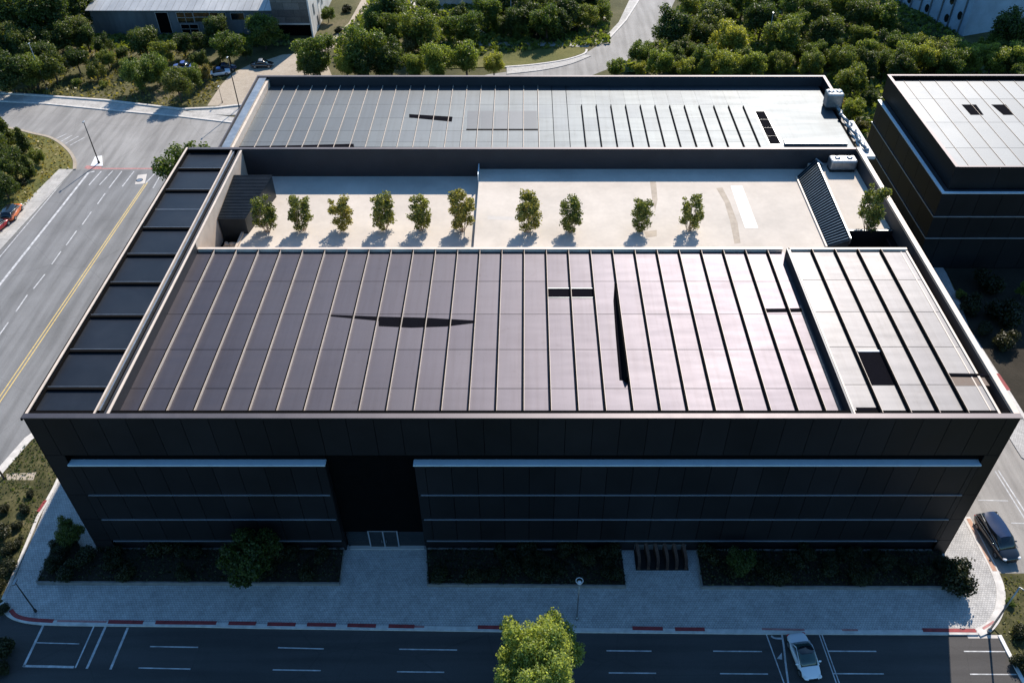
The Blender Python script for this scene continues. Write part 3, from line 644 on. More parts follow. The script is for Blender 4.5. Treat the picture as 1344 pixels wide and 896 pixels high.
for xx, w_, z0_, z1_, mt in [(-73.2, 2.4, .3, 4.4, 'darker'), (-68.6, 3.2, 2.4, 4.4, 'gdark'), (-68.2, 3.4, .2, 2.0, 'darker'), (-63.6, 6.4, 2.6, 4.4, 'gdark'), (-63.2, 4.2, .2, 2.1, 'pnavy'), (-58, 2.6, 3, 4.3, 'gdark')]:
    wd = MB().box(xx-w_/2, xx+w_/2, wy-.06, wy-.01, z0_, z1_).build('window', mt, wh)
    f_ = MB(); f_.box(xx-w_/2-.12, xx-w_/2, wy-.12, wy-.01, z0_, z1_); f_.box(xx+w_/2, xx+w_/2+.12, wy-.12, wy-.01, z0_, z1_); f_.box(xx-w_/2-.12, xx+w_/2+.12, wy-.12, wy-.01, z1_, z1_+.12)
    if w_ > 3: f_.box(xx-.05, xx+.05, wy-.1, wy-.06, z0_, z1_); f_.box(xx-w_/2, xx+w_/2, wy-.1, wy-.06, (z0_+z1_)/2-.05, (z0_+z1_)/2+.05)
    f_.build('frame', 'roofpl', wd)
sb = thing('stone_building', (-46, 175, 0), 'stone block building with stained white side wall beside the gravel path', 'building')
c1 = P(412, 50); sx0, sx1, sy = -50.4, c1.x, c1.y
MB().box(sx0, sx1-.3, sy, sy+34, 3.0, 13).build('front_wall', 'stonew', sb)
MB().box(sx0+.4, sx1-.3, sy+1.2, sy+33, 0, 2.99).build('ground_floor', 'darker', sb)
MB().box(sx0, sx1-.31, sy-.15, sy+.4, 2.7, 2.98).build('lintel', 'conc', sb)
MB().box(sx1-.29, sx1, sy, sy+34, 0, 13.2).build('side_wall', 'whitew', sb)
for i, (yy, z0_, z1_) in enumerate([(3, 3.4, 5.6), (5.2, .5, 2.4), (8, 4, 6), (11, 2.6, 5), (15, 4, 6.5), (20, 3, 5.4)]):
    MB().box(sx1+.01, sx1+.06, sy+yy, sy+yy+1.1, z0_, z1_).build('window', 'metalw', sb)
MB().tube((sx1+.35, sy+8.5, 0), (sx1+.35, sy+8.5, 9), .06).build('downpipe', 'white', sb)
# tall pale block at the top right
a = P(1186, 8); b_ = P(1263, 48)
tb = thing('tower_block', (b_.x, b_.y, 0), 'pale blue apartment block with dark rounded windows at the far right', 'building')
u = (a-b_); L_ = u.length; u.normalize(); v = Vector((-u.y, u.x, 0))
if v.x < 0: v = -v
def tbp(s, t, z): return b_+u*s+v*t+Vector((0, 0, z))
mb = MB(); q = [tbp(0,0,0), tbp(L_+8,0,0), tbp(L_+8,26,0), tbp(0,26,0)]; mb.prism([(p.x, p.y) for p in q], 0, 24); mb.build('wall', 'bluew', tb)
nv_ = u.cross(Vector((0,0,1))); nv_ = -v
for i, s in enumerate([1.5, 4.6, 7.5, 10.5, 13.2, 16.0, 19]):
    st_ = MB(); p = tbp(s, 0, 0)+nv_*.02
    st_.add([p-u*.16, p+u*.16, p+u*.16+Vector((0,0,23)), p-u*.16+Vector((0,0,23)), p-u*.16+nv_*.15, p+u*.16+nv_*.15, p+u*.16+nv_*.15+Vector((0,0,23)), p-u*.16+nv_*.15+Vector((0,0,23))],
       [(0,3,2,1),(4,5,6,7),(0,1,5,4),(1,2,6,5),(2,3,7,6),(3,0,4,7)])
    st_.build('mullion', 'metalw', tb)
    for z in ([3.4, 7.6, 11.6] if i % 2 == 0 else [1.8, 5.4, 9.4, 13]):
        if i in (2,): continue
        p = tbp(s+.8, 0, z)+nv_*.06
        mw = MB(); vs = [p+u*(.62*math.cos(t*math.pi/5))+Vector((0,0,.85*math.sin(t*math.pi/5))) for t in range(10)]
        vs2 = [x-nv_*.1 for x in vs]
        mw.add(vs+vs2, [tuple(range(10)), tuple(range(19, 9, -1))]+[(k_, (k_+1) % 10, (k_+1) % 10+10, k_+10) for k_ in range(10)])
        mw.build('window', 'gdark', tb)
# blue roofed shed at the top
p = P(595, 10); bs = thing('blue_shed', (p.x, p.y, 0), 'low blue roofed shed with pale edge at the top centre', 'shed')
MB().box(p.x-5.5, p.x+6.5, p.y+.5, p.y+10, 0, 2.4).build('wall', 'whitew', bs)
MB().box(p.x-6, p.x+7, p.y, p.y+10.5, 2.4, 2.62).build('roof', 'bluer', bs)
MB().box(p.x-6.1, p.x+7.1, p.y-.25, p.y-.01, 2.3, 2.66).build('fascia', 'white', bs)
slab('concrete_yard', G([(545,18),(650,18),(650,-20),(530,-20)]), -.05, .03, 'conc')

# ================================================================== EQUIPMENT
def hvac(loc, w, d, h, label, rz=0):
    t = thing('air_conditioner', loc, label, 'air conditioner', None, rz)
    mb = MB(); mb.box(-w/2, w/2, -d/2, d/2, .25, h); mb.build('casing', 'silver', t, True, bevel=.22)
    mb = MB()
    for i in range(int(w/.16)-2): x = -w/2+.25+i*.16; mb.box(x, x+.05, -d/2-.04, -d/2-.005, .45, h-.35)
    mb.build('grille', 'grey', t, True)
    mb = MB(); mb.box(-w/2+.1, w/2-.1, -d/2+.1, d/2-.1, 0, .24); mb.build('base_frame', 'plastic', t, True)
    for s in (-1, 1): MB().tube((s*w*.23, 0, h), (s*w*.23, 0, h+.1), d*.26, d*.24, 16).build('fan_cowl', 'grey', t, True, True)
    return t
q = P(1104, 224, 16.9); hvac((q.x, q.y+.3, 16.9), 3.1, 1.5, 1.5, 'silver air conditioner unit in the back right corner of the rooftop terrace')
q = P(1090, 141, ZF); hvac((q.x+.1, q.y, ZF), 2.1, 1.7, 2.2, 'tall silver air conditioner unit at the right end of the rear building roof')
# clutter of pipes between the roofs
pipes = thing('pipe_run', (40.5, 96, 17.2), 'tangle of silver pipes and elbows along the right edge of the rear roof', 'pipes')
mb = MB(); y = 103.0; px_ = (40.3, 103, 17.7)
for nx in [(40.7,101.5,17.5),(40.2,100,17.9),(40.9,98.4,17.5),(40.4,96.8,17.8),(41.0,95,17.5),(40.6,93.2,17.8),(41.1,91.6,17.5)]:
    mb.tube(px_, nx, .2, .2, 10); mb.ball(nx, .27, .27, .27); px_ = nx
mb.build('pipe', 'silver', pipes, False, True)
mb = MB(); mb.box(40.62, 41.8, 90.4, 99.5, 16.9, 17.3); mb.build('bracket_plate', 'white', pipes)
for i in range(5): MB().tube((41.1, 91.5+i*1.7, 17.3), (41.1, 91.5+i*1.7, 17.6), .28, .2, 10).build('vent', 'grey', pipes, False, True)
# street lamps
def lamp(name, base, h, label, arm=None, rad=.07, head='bar', mat='plastic'):
    t = thing(name, base, label, 'street lamp')
    MB().tube((0,0,0), (0,0,h), rad*1.3, rad*.8, 10).build('pole', mat, t, True, True)
    MB().tube((0,0,0), (0,0,.35), rad*2.4, rad*2.0, 10).build('base', mat, t, True, True)
    if head == 'globe':
        MB().tube((0,0,h), (0,0,h+.12), .1, .16, 12).build('collar', 'plastic', t, True, True)
        MB().ball((0,-.02,h+.36), .2, .2, .22).build('lamp_cover', 'lampgl', t, True, True)
        mb = MB(); 
        for i in range(16):
            a0, a1 = 2*math.pi*i/16, 2*math.pi*(i+1)/16; mb.tube((.30*math.cos(a0), .30*math.sin(a0)+.08, h+.5), (.30*math.cos(a1), .30*math.sin(a1)+.08, h+.5), .035, .035, 6)
        for s in (-1, 1): mb.tube((s*.1, .0, h+.1), (s*.30, .08, h+.5), .03, .03, 6)
        mb.build('ring', 'lampgl', t, True, True)
    elif arm:
        ax, ay, az = arm
        MB().tube((0,0,h), (ax, ay, h+az), rad*.7, rad*.5, 8).build('arm', mat, t, True, True)
        MB().box(ax-.14, ax+.14, ay-.32, ay+.32, h+az-.06, h+az+.08).build('lamp_head', 'grey', t, True, bevel=.03)
    else:
        MB().box(-.12, .12, -.3, .3, h, h+.12).build('lamp_head', 'grey', t, True, bevel=.03)
    return t
lamp('street_lamp', P(757, 812, .12), 5.4, 'globe topped street lamp behind the bright tree at the front kerb', head='globe', rad=.06, mat='grey')
lamp('street_lamp', P(47, 802, .12), 4.6, 'dark thin lamp post at the left corner of the front pavement', rad=.05)
lamp('street_lamp', P(1298, 828, .12), 6.9, 'tall green grey lamp post with side arm at the right corner kerb', arm=(.9, -.6, -.3), rad=.08, mat='grey')
lamp('street_lamp', P(130, 214, .1), 7.0, 'lone dark lamp post on the white traffic island', rad=.08)
lamp('street_lamp', P(62, 118), 8.5, 'pale thin lamp post in the wooded verge at the far left', rad=.06, mat='silver')
lamp('street_lamp', P(314.5, 143), 9.2, 'dark lamp post beside the sandy lot near the rear building', rad=.08)
lamp('street_lamp', P(292, 135), 3.0, 'short thin post at the near edge of the sandy lot', rad=.04)
lamp('street_lamp', P(1003, 79), 9.0, 'slim pale pole among trees right of the far road', rad=.05, mat='silver')
lamp('street_lamp', P(671, 48), 8.0, 'pale slim pole in the trees behind the footpath', rad=.05, mat='silver')

# slatted seat structure in the recess
q0, q1 = P(835, 753), P(904, 753); q2 = P(835, 718)
be_ = thing('slatted_bench', ((q0.x+q1.x)/2, (q0.y+q2.y)/2, .12), 'dark brown slatted bench of six curved fins in the gap between planters', 'bench')
w_, d_ = (q1.x-q0.x), 2.3
MB().box(-w_/2, w_/2, -d_/2, d_/2, 0, .10).build('base', 'plastic', be_, True)
for i in range(6):
    mb = MB(); xx = -w_/2+.25+i*(w_-.5)/5; pr = []
    for k_ in range(9):
        t = k_/8; pr.append((xx+.14*math.sin(t*3.6), -d_/2+.05+t*(d_-.1), .32+.75*t*t))
    for k_ in range(8):
        a, b2 = pr[k_], pr[k_+1]
        mb.add([(a[0]-.14,a[1],.1),(a[0]+.14,a[1],.1),(b2[0]+.14,b2[1],.1),(b2[0]-.14,b2[1],.1),(a[0]-.14,a[1],a[2]),(a[0]+.14,a[1],a[2]),(b2[0]+.14,b2[1],b2[2]),(b2[0]-.14,b2[1],b2[2])],
           [(0,3,2,1),(4,5,6,7),(0,1,5,4),(1,2,6,5),(2,3,7,6),(3,0,4,7)])
    mb.build('fin', 'brown', be_, True)
MB().box(-w_/2, w_/2, d_/2-.1, d_/2, .101, .9).build('back_rail', 'grey', be_, True)

# ================================================================== CARS
def loft(mb, secs):
    """secs: list of closed rings with equal point count"""
    n = len(secs[0]); vs = [p for s in secs for p in s]
    fs = [(i*n+j, i*n+(j+1) % n, (i+1)*n+(j+1) % n, (i+1)*n+j) for i in range(len(secs)-1) for j in range(n)]
    fs += [tuple(range(n-1, -1, -1)), tuple(range((len(secs)-1)*n, len(secs)*n))]; mb.add(vs, fs)
def car(loc, heading, L, W, H, paint, label, roofmat=None, style='sedan', glass='gdark', name='parked_car', group=None, detail=True):
    """front towards local +x"""
    t = thing(name, loc, label, 'car', group, heading)
    h = L/2; belt = H*.60; hood = H*.56 if style == 'sedan' else H*.58
    prof = [(-h, .42, .72), (-h+.12, .33, .86), (-h+.5, .24, .97), (-h*.45, .2, 1), (0, .2, 1), (h*.45, .2, 1), (h-.6, .24, .95), (h-.2, .32, .83), (h, .42, .62)]
    tops = ([hood*.80, hood*.98, hood*1.02, belt, belt, belt*.99, hood*.92, hood*.80, hood*.62] if style == 'sedan' else [hood*.9, belt, belt, belt, belt, belt, hood*.97, hood*.85, hood*.62])
    secs = []
    for (x, zb, wk), zt in zip(prof, tops):
        w = W/2*wk
        secs.append([(x,-w*.86,zb),(x,-w,zb+.12),(x,-w,zt*.72),(x,-w*.95,zt*.93),(x,-w*.78,zt),(x,0,zt+.03),(x,w*.78,zt),(x,w*.95,zt*.93),(x,w,zt*.72),(x,w,zb+.12),(x,w*.86,zb)])
    mb = MB(); loft(mb, secs); bo = mb.build('body', paint, t, True, True)
    sd = bo.modifiers.new('s', 'SUBSURF'); sd.levels = 1; sd.render_levels = 1
    r0, r1, r2, r3 = ((-h+.95, -h+1.65, h*.12, h*.50) if style == 'sedan' else (-h+.12, -h+.55, h*.30, h*.62))
    gw = W/2*.93; gt = W/2*.76
    def ring(x, w, z, zb): return [(x,-w,zb),(x,-w*.97,(z+zb)/2),(x,-w*.9,z-.04),(x,-w*.7,z),(x,0,z+.02),(x,w*.7,z),(x,w*.9,z-.04),(x,w*.97,(z+zb)/2),(x,w,zb)]
    zb = belt*.9
    mb = MB(); loft(mb, [ring(r0, gw*.84, belt*1.0, zb), ring((r0+r1)/2, gw*.9, (belt+H)/2, zb), ring(r1, gt*1.08, H-.03, zb), ring((r1+r2)/2, gt*1.12, H, zb), ring(r2, gt*1.08, H-.05, zb), ring((r2+r3)/2, gw*.92, (belt+H)/2, zb), ring(r3, gw*.86, belt*1.0, zb)])
    mb.build('windows', glass, t, True, True)
    mb = MB(); k = 9; rows = []
    for i in range(k+1):
        x = r1+.0+(r2-r1)*i/k; e = math.sin(math.pi*min(max((i/k)*.86+.07, 0), 1))**.3; rows.append([(x, -gt*1.0*e, H-.03), (x, -gt*.6*e, H+.035), (x, 0, H+.055), (x, gt*.6*e, H+.035), (x, gt*1.0*e, H-.03)])
    vs = [p for r_ in rows for p in r_]; mb.add(vs, [(i*5+j, (i+1)*5+j, (i+1)*5+j+1, i*5+j+1) for i in range(k) for j in range(4)])
    mb.build('roof', roofmat or paint, t, True, True)
    for sx in (h*.62, -h*.60):
        for sy in (-1, 1):
            wl = MB().tube((sx, sy*(W/2-.22), .33), (sx, sy*(W/2-.0), .33), .33, .33, 20).build('wheel', 'tyre', t, True)
            MB().tube((sx, sy*(W/2-.01), .33), (sx, sy*(W/2+.015), .33), .2, .2, 14).build('rim', 'silver', wl, True)
    if detail:
        for sy in (-1, 1):
            MB().ball((h-.22, sy*W*.33, hood*.72), .2, .2, .09).build('headlight', 'lampgl', t, True, True)
            MB().ball((-h+.12, sy*W*.36, hood*.78), .1, .2, .09).build('tail_light', 'pred', t, True, True)
            MB().ball((h*.36, sy*(W/2+.10), belt*1.02), .09, .14, .08).build('mirror', paint, t, True, True)
        mb = MB()
        for sy in (-1, 1): mb.tube((r1, sy*gt*1.04, H-.07), (r3-.1, sy*gw*.95, belt+.02), .035, .035, 6); mb.tube((r1, sy*gt*1.04, H-.07), (r0+.05, sy*gw*.9, belt+.02), .035, .035, 6); mb.tube((r0, sy*gw*.99, belt+.0), (r3, sy*gw*.99, belt), .03, .03, 6)
        mb.build('window_trim', paint if style == 'sedan' else 'silver', t, True, True)
        mb = MB(); mb.box(h-.10, h+.02, -W*.22, W*.22, .38, .56); mb.build('grille', 'plastic', t, True)
    return t
a, b_ = P(1048, 838, .8), P(1065, 880, .8); d = b_-a
car((((a+b_)/2).x, ((a+b_)/2).y, .02), math.atan2(d.y, d.x), 4.2, 1.8, 1.42, 'pwhite', 'white car with black roof parked nose out on the front street', 'gdark', 'sedan', 'ggreen')
a, b_ = P(1297, 676, 1.4), P(1328, 722, 1.4); d = b_-a
car((((a+b_)/2).x, ((a+b_)/2).y, .02), math.atan2(d.y, d.x), 5.3, 2.1, 1.8, 'pblack', 'glossy black van parked beside the curved kerb at the right', 'pnavy', 'van', 'gdark')
for px, hd, pt, rm, lab in [((243, 91), 5, 'pblue', None, 'bright blue car half hidden under trees near the sandy lot'), ((296, 93), 20, 'pnavy', None, 'dark navy car among bushes at the left edge of the sandy lot'),
      ((288, 99), 200, 'pwhite', 'pblue', 'white car with blue roof beside the dark navy car'), ((345, 88), 3, 'pblack', 'grey', 'dark car with grey roof parked at the far end of the sandy lot')]:
    q = P(*px); car((q.x, q.y, .03), R(hd), 4.3, 1.8, 1.45, pt, lab, rm, 'sedan', detail=False)
for pa, pb, pt, rm, lab in [((12, 287), (25, 268), 'porng', 'gdark', 'orange car with dark roof on the verge beside the pale left pavement'), ((-12, 304), (8, 288), 'pred', 'plastic', 'red car behind the orange car at the left picture edge')]:
    a, b_ = P(*pa, .8), P(*pb, .8); d = b_-a; car((((a+b_)/2).x-.4, ((a+b_)/2).y, .12), math.atan2(d.y, d.x), 4.3, 1.85, 1.5, pt, lab, rm, 'van', detail=True)

# ================================================================== VEGETATION
def leaf_mesh(name, centers, normals, sizes, mats, aspect=1.5):
    n = len(centers); rnd = RNG.normal(size=(n, 3)); nn = normals+.75*rnd; nn /= np.linalg.norm(nn, axis=1)[:, None]+1e-9
    t = np.cross(nn, RNG.normal(size=(n, 3))); t /= np.linalg.norm(t, axis=1)[:, None]+1e-9; b = np.cross(nn, t)
    s = sizes[:, None]
    v = np.stack([centers-t*s*aspect*.5, centers-b*s*.5+t*s*.06, centers+t*s*aspect*.5, centers+b*s*.5+t*s*.06], axis=1).reshape(-1, 3)
    me = bpy.data.meshes.new(name); me.vertices.add(4*n); me.vertices.foreach_set('co', v.ravel())
    me.loops.add(4*n); me.loops.foreach_set('vertex_index', np.arange(4*n)); me.polygons.add(n)
    me.polygons.foreach_set('loop_start', np.arange(n)*4); me.polygons.foreach_set('loop_total', np.full(n, 4))
    me.materials.append(M[mats]); me.update(); me.validate(); return me
def crown_points(n, clumps, spread=.33):
    """clumps: (cx,cy,cz,r) -> leaf centres spread through the clumps, denser towards their skins"""
    cl = np.array(clumps); w = cl[:, 3]**2; idx = RNG.choice(len(cl), n, p=w/w.sum())
    d = RNG.normal(size=(n, 3)); d /= np.linalg.norm(d, axis=1)[:, None]
    rr = (1-np.abs(RNG.normal(size=n))*spread).clip(.15, 1.12)
    lump = 1+.18*np.sin(d[:, 0]*7+idx)*np.cos(d[:, 1]*6+idx*2)+.12*np.sin(d[:, 2]*9+idx)
    p = cl[idx, :3]+d*(cl[idx, 3]*rr*lump)[:, None]; return p, d
def broad_clumps(seed, n=22, flat=.85, spread=.72, rmin=.17, rmax=.36):
    r = random.Random(seed); out = [(0, 0, 1.1, .55)]
    for i in range(n):
        u = r.uniform(0, 2*math.pi); ph = r.uniform(-.95, 1.25); k = spread*r.uniform(.55, 1.15)
        out.append((k*math.cos(u)*math.cos(ph), k*math.sin(u)*math.cos(ph), 1.1+flat*k*math.sin(ph), r.uniform(rmin, rmax)))
    return out
def trunk_mb(cl, h0=.0, r=.06, z=1.2, nl=7):
    mb = MB(); mb.tube((0,0,-.05), (.02,.01,z*.55), r, r*.7, 8); mb.tube((.02,.01,z*.55), (0,.02,z), r*.7, r*.35, 7)
    for c_ in cl[1:1+nl]: mb.tube((.01,.01,z*.5+.1*random.random()), (c_[0]*.85, c_[1]*.85, c_[2]*.95), r*.42, r*.12, 5)
    return mb
PROTO = {}
def make_proto(key, name, crown_name, nl, leaf, size, seed, kind='broad', **kw):
    root = bpy.data.objects.new(name, None); COL.objects.link(root)
    if kind == 'broad': cl = broad_clumps(seed, **kw); tr = trunk_mb(cl)
    elif kind == 'bush':
        r = random.Random(seed); cl = [(r.uniform(-.55,.55), r.uniform(-.55,.55), r.uniform(.3,.75), r.uniform(.28,.45)) for _ in range(kw.get('n', 11))]; tr = trunk_mb([(0,0,.6,.3)]+cl, r=.04, z=.6)
    elif kind == 'column':
        r = random.Random(seed); cl = []
        for i in range(30):
            z = .42+2.0*i/29; w = .60*(1-abs(i/29-.45)*.5); u = r.uniform(0, 6.28)+i*2.4; cl.append((w*math.cos(u)*r.uniform(.5,1), w*math.sin(u)*r.uniform(.5,1), z+r.uniform(-.1,.1), r.uniform(.20,.32)))
        # a couple of stray shoots
        for k_ in range(3): u = r.uniform(0, 6.28); cl.append((.5*math.cos(u), .5*math.sin(u), 2.1+r.uniform(-.1,.45), .15))
        tr = MB()
        for k_ in range(9):
            u = k_*.7; tr.tube((.10*math.cos(u), .10*math.sin(u), -.02), (.40*math.cos(u+.5), .40*math.sin(u+.5), .75), .018, .012, 5); tr.tube((.40*math.cos(u+.5), .40*math.sin(u+.5), .75), (.15*math.cos(u+1), .15*math.sin(u+1), 1.9), .014, .006, 5)
        tr.tube((0,0,-.02), (0,0,2.0), .035, .012, 6)
    elif kind == 'cone':
        r = random.Random(seed); cl = []
        for i in range(34):
            z = .25+1.95*(i/33)**.9; w = .62*(1-(z-.25)/2.1)+.04; u = r.uniform(0, 6.28); cl.append((w*math.cos(u)*r.uniform(.4,1), w*math.sin(u)*r.uniform(.4,1), z, .13+.20*(1-z/2.3)))
        tr = MB().tube((0,0,-.05), (0,0,2.1), .05, .01, 7)
    cr_pts, nr = crown_points(nl, cl); sz = size*RNG.uniform(.6, 1.35, nl)
    me = leaf_mesh(crown_name, cr_pts, nr, sz, leaf); co = bpy.data.objects.new(crown_name, me); COL.objects.link(co); co.parent = root
    to = tr.build('stems' if kind in ('column', 'bush') else 'trunk', 'twig' if kind == 'column' else 'bark', root, True)
    KIDS[root.name] = [co, to]; PROTO[key] = [root, False]; return root
def place(key, loc, s, label, cat, group, rz=None, sz=None):
    root, used = PROTO[key]
    if not used: o = root; PROTO[key][1] = True
    else:
        o = root.copy(); COL.objects.link(o)
        for ch in KIDS[root.name]: c_ = ch.copy(); COL.objects.link(c_); c_.parent = o
    o.location = loc; o.scale = (s, s, sz or s); o.rotation_euler.z = random.uniform(0, 6.28) if rz is None else rz
    return tag(o, label, cat, group)
nm = 'broadleaf_tree'
for i in range(3): make_proto('a%d' % i, nm, 'crown', 11000, 'leaf_a', .052, 20+i)
for i in range(2): make_proto('b%d' % i, nm, 'crown', 11000, 'leaf_b', .052, 40+i)
for i in range(2): make_proto('c%d' % i, nm, 'crown', 11000, 'leaf_c', .052, 50+i)
make_proto('d0', nm, 'crown', 4600, 'leaf_d', .085, 60)
make_proto('e0', 'conifer_tree', 'crown', 5200, 'leaf_b', .075, 61, 'cone')
make_proto('F', nm, 'crown', 60000, 'leaf_h', .028, 71, n=46, flat=.62, spread=.80, rmin=.13, rmax=.26)
make_proto('T', nm, 'crown', 14000, 'leaf_b', .055, 72, n=22)
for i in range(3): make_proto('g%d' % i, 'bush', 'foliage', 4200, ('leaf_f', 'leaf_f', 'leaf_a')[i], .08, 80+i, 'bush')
for i in range(4): make_proto('s%d' % i, 'terrace_shrub', 'foliage', 3400, 'leaf_e', .085, 90+i, 'column')

ORD = ['first','second','third','fourth','fifth','sixth','seventh','eighth','ninth','tenth','eleventh','twelfth','thirteenth','fourteenth','fifteenth','sixteenth','seventeenth','eighteenth','nineteenth','twentieth']
LOOK = {'a': 'green leafy tree', 'b': 'dark green tree', 'c': 'yellow green sunlit tree', 'd': 'dry olive tree', 'e': 'dark pointed conifer', 'g': 'low leafy bush'}
def grove(region, group, items, nrows=3):
    """items: (px, py, crown radius in px, prototype key); labels say row and order within the grove"""
    its = sorted(items, key=lambda t: -t[1]); n = len(its); rows = []; per = math.ceil(n/nrows)
    for r_ in range(nrows): rows.append(sorted(its[r_*per:(r_+1)*per], key=lambda t: t[0]))
    rn = {5: ['nearest', 'second', 'third', 'fourth', 'farthest'], 1: ['only'], 2: ['near', 'far'], 3: ['near', 'middle', 'far'], 4: ['nearest', 'second', 'third', 'farthest']}[nrows]
    for r_, row in enumerate(rows):
        for i, (x, y, rp, key) in enumerate(row):
            d0 = depth(P(x, y, 2)); rad = rp*d0/F
            big = 1.25 if key[0] != 'g' else 0.6
            if key[0] == 'e': c0 = P(x, y, rad*1.1); s = rad*1.25
            elif key[0] == 'g': c0 = P(x, y, rad*.5); s = rad*1.05
            else: c0 = P(x, y, rad*1.15); s = rad*1.22
            place(key, (c0.x, c0.y, 0), s, '%s, %s from the left in the %s row of %s' % (LOOK[key[0]], ORD[i], rn[r_], region), 'bush' if key[0] == 'g' else 'tree', group)
def K(s): return s+str(random.randrange({'a': 3, 'b': 2, 'c': 2, 'd': 1, 'e': 1, 'g': 3}[s]))
def jl(lst): return [(x, y, r, K(k)) for x, y, r, k in lst]
def fill(lst, regions, n, kinds, gap=13, seed=3):
    r = random.Random(seed); out = list(lst); t = 0; add = 0
    while add < n and t < 6000:
        t += 1; x0, x1, y0, y1 = r.choice(regions); x, y = r.uniform(x0, x1), r.uniform(y0, y1)
        if all((x-a[0])**2+(1.6*(y-a[1]))**2 > gap**2 for a in out): out.append((x, y, r.uniform(12, 19), K(r.choice(kinds)))); add += 1
    return out
grove('the warehouse trees', 'trees below the old warehouse', fill(jl([(15,20,30,'b'),(60,22,34,'b'),(100,12,24,'b'),(8,95,26,'b'),(42,94,20,'a'),(68,87,21,'b'),(100,80,15,'b'),(125,92,12,'b'),(140,78,11,'a'),(190,58,20,'b'),
    (215,72,16,'a'),(180,100,20,'a'),(205,92,19,'a'),(232,113,19,'b'),(252,102,14,'a'),(264,80,13,'b'),(285,38,16,'b'),(298,64,19,'a'),(345,42,20,'a'),(30,60,22,'b'),(60,58,20,'b'),(85,48,20,'b'),(10,52,22,'b'),
    (160,72,9,'b'),(112,50,16,'b'),(135,58,12,'b'),(240,60,14,'b'),(262,55,12,'b'),(172,84,8,'a'),(322,70,9,'b'),(100,108,8,'g'),(268,98,10,'d'),(135,112,7,'g'),(285,85,7,'d')]), [(-40,110,0,60),(-30,60,60,105)], 16, 'bbab', 15, 5), 4)
grove('the footpath trees', 'trees between the paths', fill(jl([(416,75,24,'a'),(398,87,12,'c'),(475,68,28,'a'),(512,78,22,'b'),(552,42,24,'a'),(505,10,26,'e'),(560,10,13,'a'),(528,24,14,'b'),(590,38,13,'a'),(615,40,20,'a'),
    (640,18,20,'a'),(603,20,13,'b'),(575,84,22,'c'),(612,80,20,'c'),(648,86,14,'c'),(545,90,16,'c'),(690,20,20,'b'),(718,30,20,'a'),(745,18,20,'b'),(770,22,14,'a'),(792,14,12,'a'),(668,8,20,'b'),(706,4,18,'a'),(683,38,12,'a'),
    (455,92,14,'c'),(540,62,12,'d'),(566,64,10,'d'),(430,20,9,'a'),(445,40,7,'g'),(455,12,8,'g'),(735,42,9,'g'),(755,40,8,'g'),(705,46,8,'g'),(660,38,10,'b')]), [(480,545,5,50),(640,790,-12,30),(400,530,84,94)], 16, 'abab', 13, 6), 4)
grove('the right wood', 'trees of the wood on the right', fill(jl([(840,72,16,'a'),(866,88,17,'c'),(880,38,24,'b'),(930,32,22,'b'),(905,8,16,'a'),(808,91,12,'c'),(958,58,22,'c'),(955,90,19,'c'),(990,88,17,'c'),
    (1000,28,22,'b'),(1030,52,24,'a'),(1045,14,22,'a'),(975,6,18,'a'),(1070,22,20,'b'),(1088,46,22,'b'),(1130,22,20,'b'),(1160,26,20,'a'),(1120,108,20,'a'),(1106,82,18,'a'),(1136,84,18,'b'),(1118,148,15,'c'),(1104,140,12,'d'),
    (1130,165,9,'d'),(1185,78,18,'c'),(1215,80,18,'c'),(1245,72,18,'c'),(1275,80,17,'c'),(1303,82,18,'c'),(1332,80,18,'c'),(1322,45,26,'b'),(1205,62,14,'a'),(1022,84,15,'a'),(1065,86,17,'a'),(840,93,10,'c'),(912,72,12,'a'),(1100,10,18,'a'),
    (925,92,14,'c'),(1160,60,16,'b'),(1185,45,12,'b'),(1230,58,10,'b'),(1290,62,10,'a'),(1340,100,14,'a'),(900,93,14,'c'),(1140,128,12,'b'),(1110,170,8,'g'),(1050,70,12,'b'),(1010,2,14,'b')]), [(905,1180,-14,70),(880,1100,60,94),(1150,1350,60,92)], 34, 'abacab', 13, 7), 5)
grove('the left island', 'trees on the left island', jl([(8,180,17,'e'),(30,188,13,'e'),(15,218,20,'b'),(38,222,12,'e'),(4,244,18,'b'),(48,206,10,'a'),(-6,200,22,'b'),(26,240,10,'g')]), 2)
q = P(242, 203, 8); place('a0', (q.x, q.y, 0), 5.0, 'bright green tree behind the left end of the black building', 'tree', None)

# terrace shrubs
names = ['shrub at the far left of the terrace row beside the black shed', 'second terrace shrub from the left with a stray shoot', 'third terrace shrub from the left with a hollow side', 'fourth terrace shrub from the left leaning right',
  'fifth terrace shrub from the left, round and full', 'tall terrace shrub just left of the floor step', 'broad flat topped terrace shrub just right of the floor step', 'eighth terrace shrub from the left, twiggy at its foot',
  'terrace shrub second from the right in the long row', 'terrace shrub at the right end of the row near the white mark']
for i, (x, y, ht) in enumerate([(352,304,46),(399,302,45),(450,301,43),(505,301,48),(553,302,45),(607,303,51),(693,304,50),(748,304,46),(841,303,43),(904,302,45)]):
    z = 15.1 if x < 626 else 16.1; q = P(x, y, z)
    h = ht/(F/depth(q)*math.cos(R(34)))*.92; place('s%d' % (i % 4), (q.x, q.y, z), h/2.55*1.14, names[i], 'shrub', 'shrubs in a row on the rooftop terrace', sz=h/2.55)
q = P(1137, 301, 16.9); place('s1', (q.x, q.y, 16.9), 2.0, 'tallest terrace shrub, alone right of the corrugated ramp', 'shrub', None)

# foreground tree
q = P(711, 850, 9.0); place('F', (q.x, q.y-.3, .02), 4.15, 'bright yellow green sunlit tree at the bottom centre', 'tree', None, rz=.6, sz=7.1)
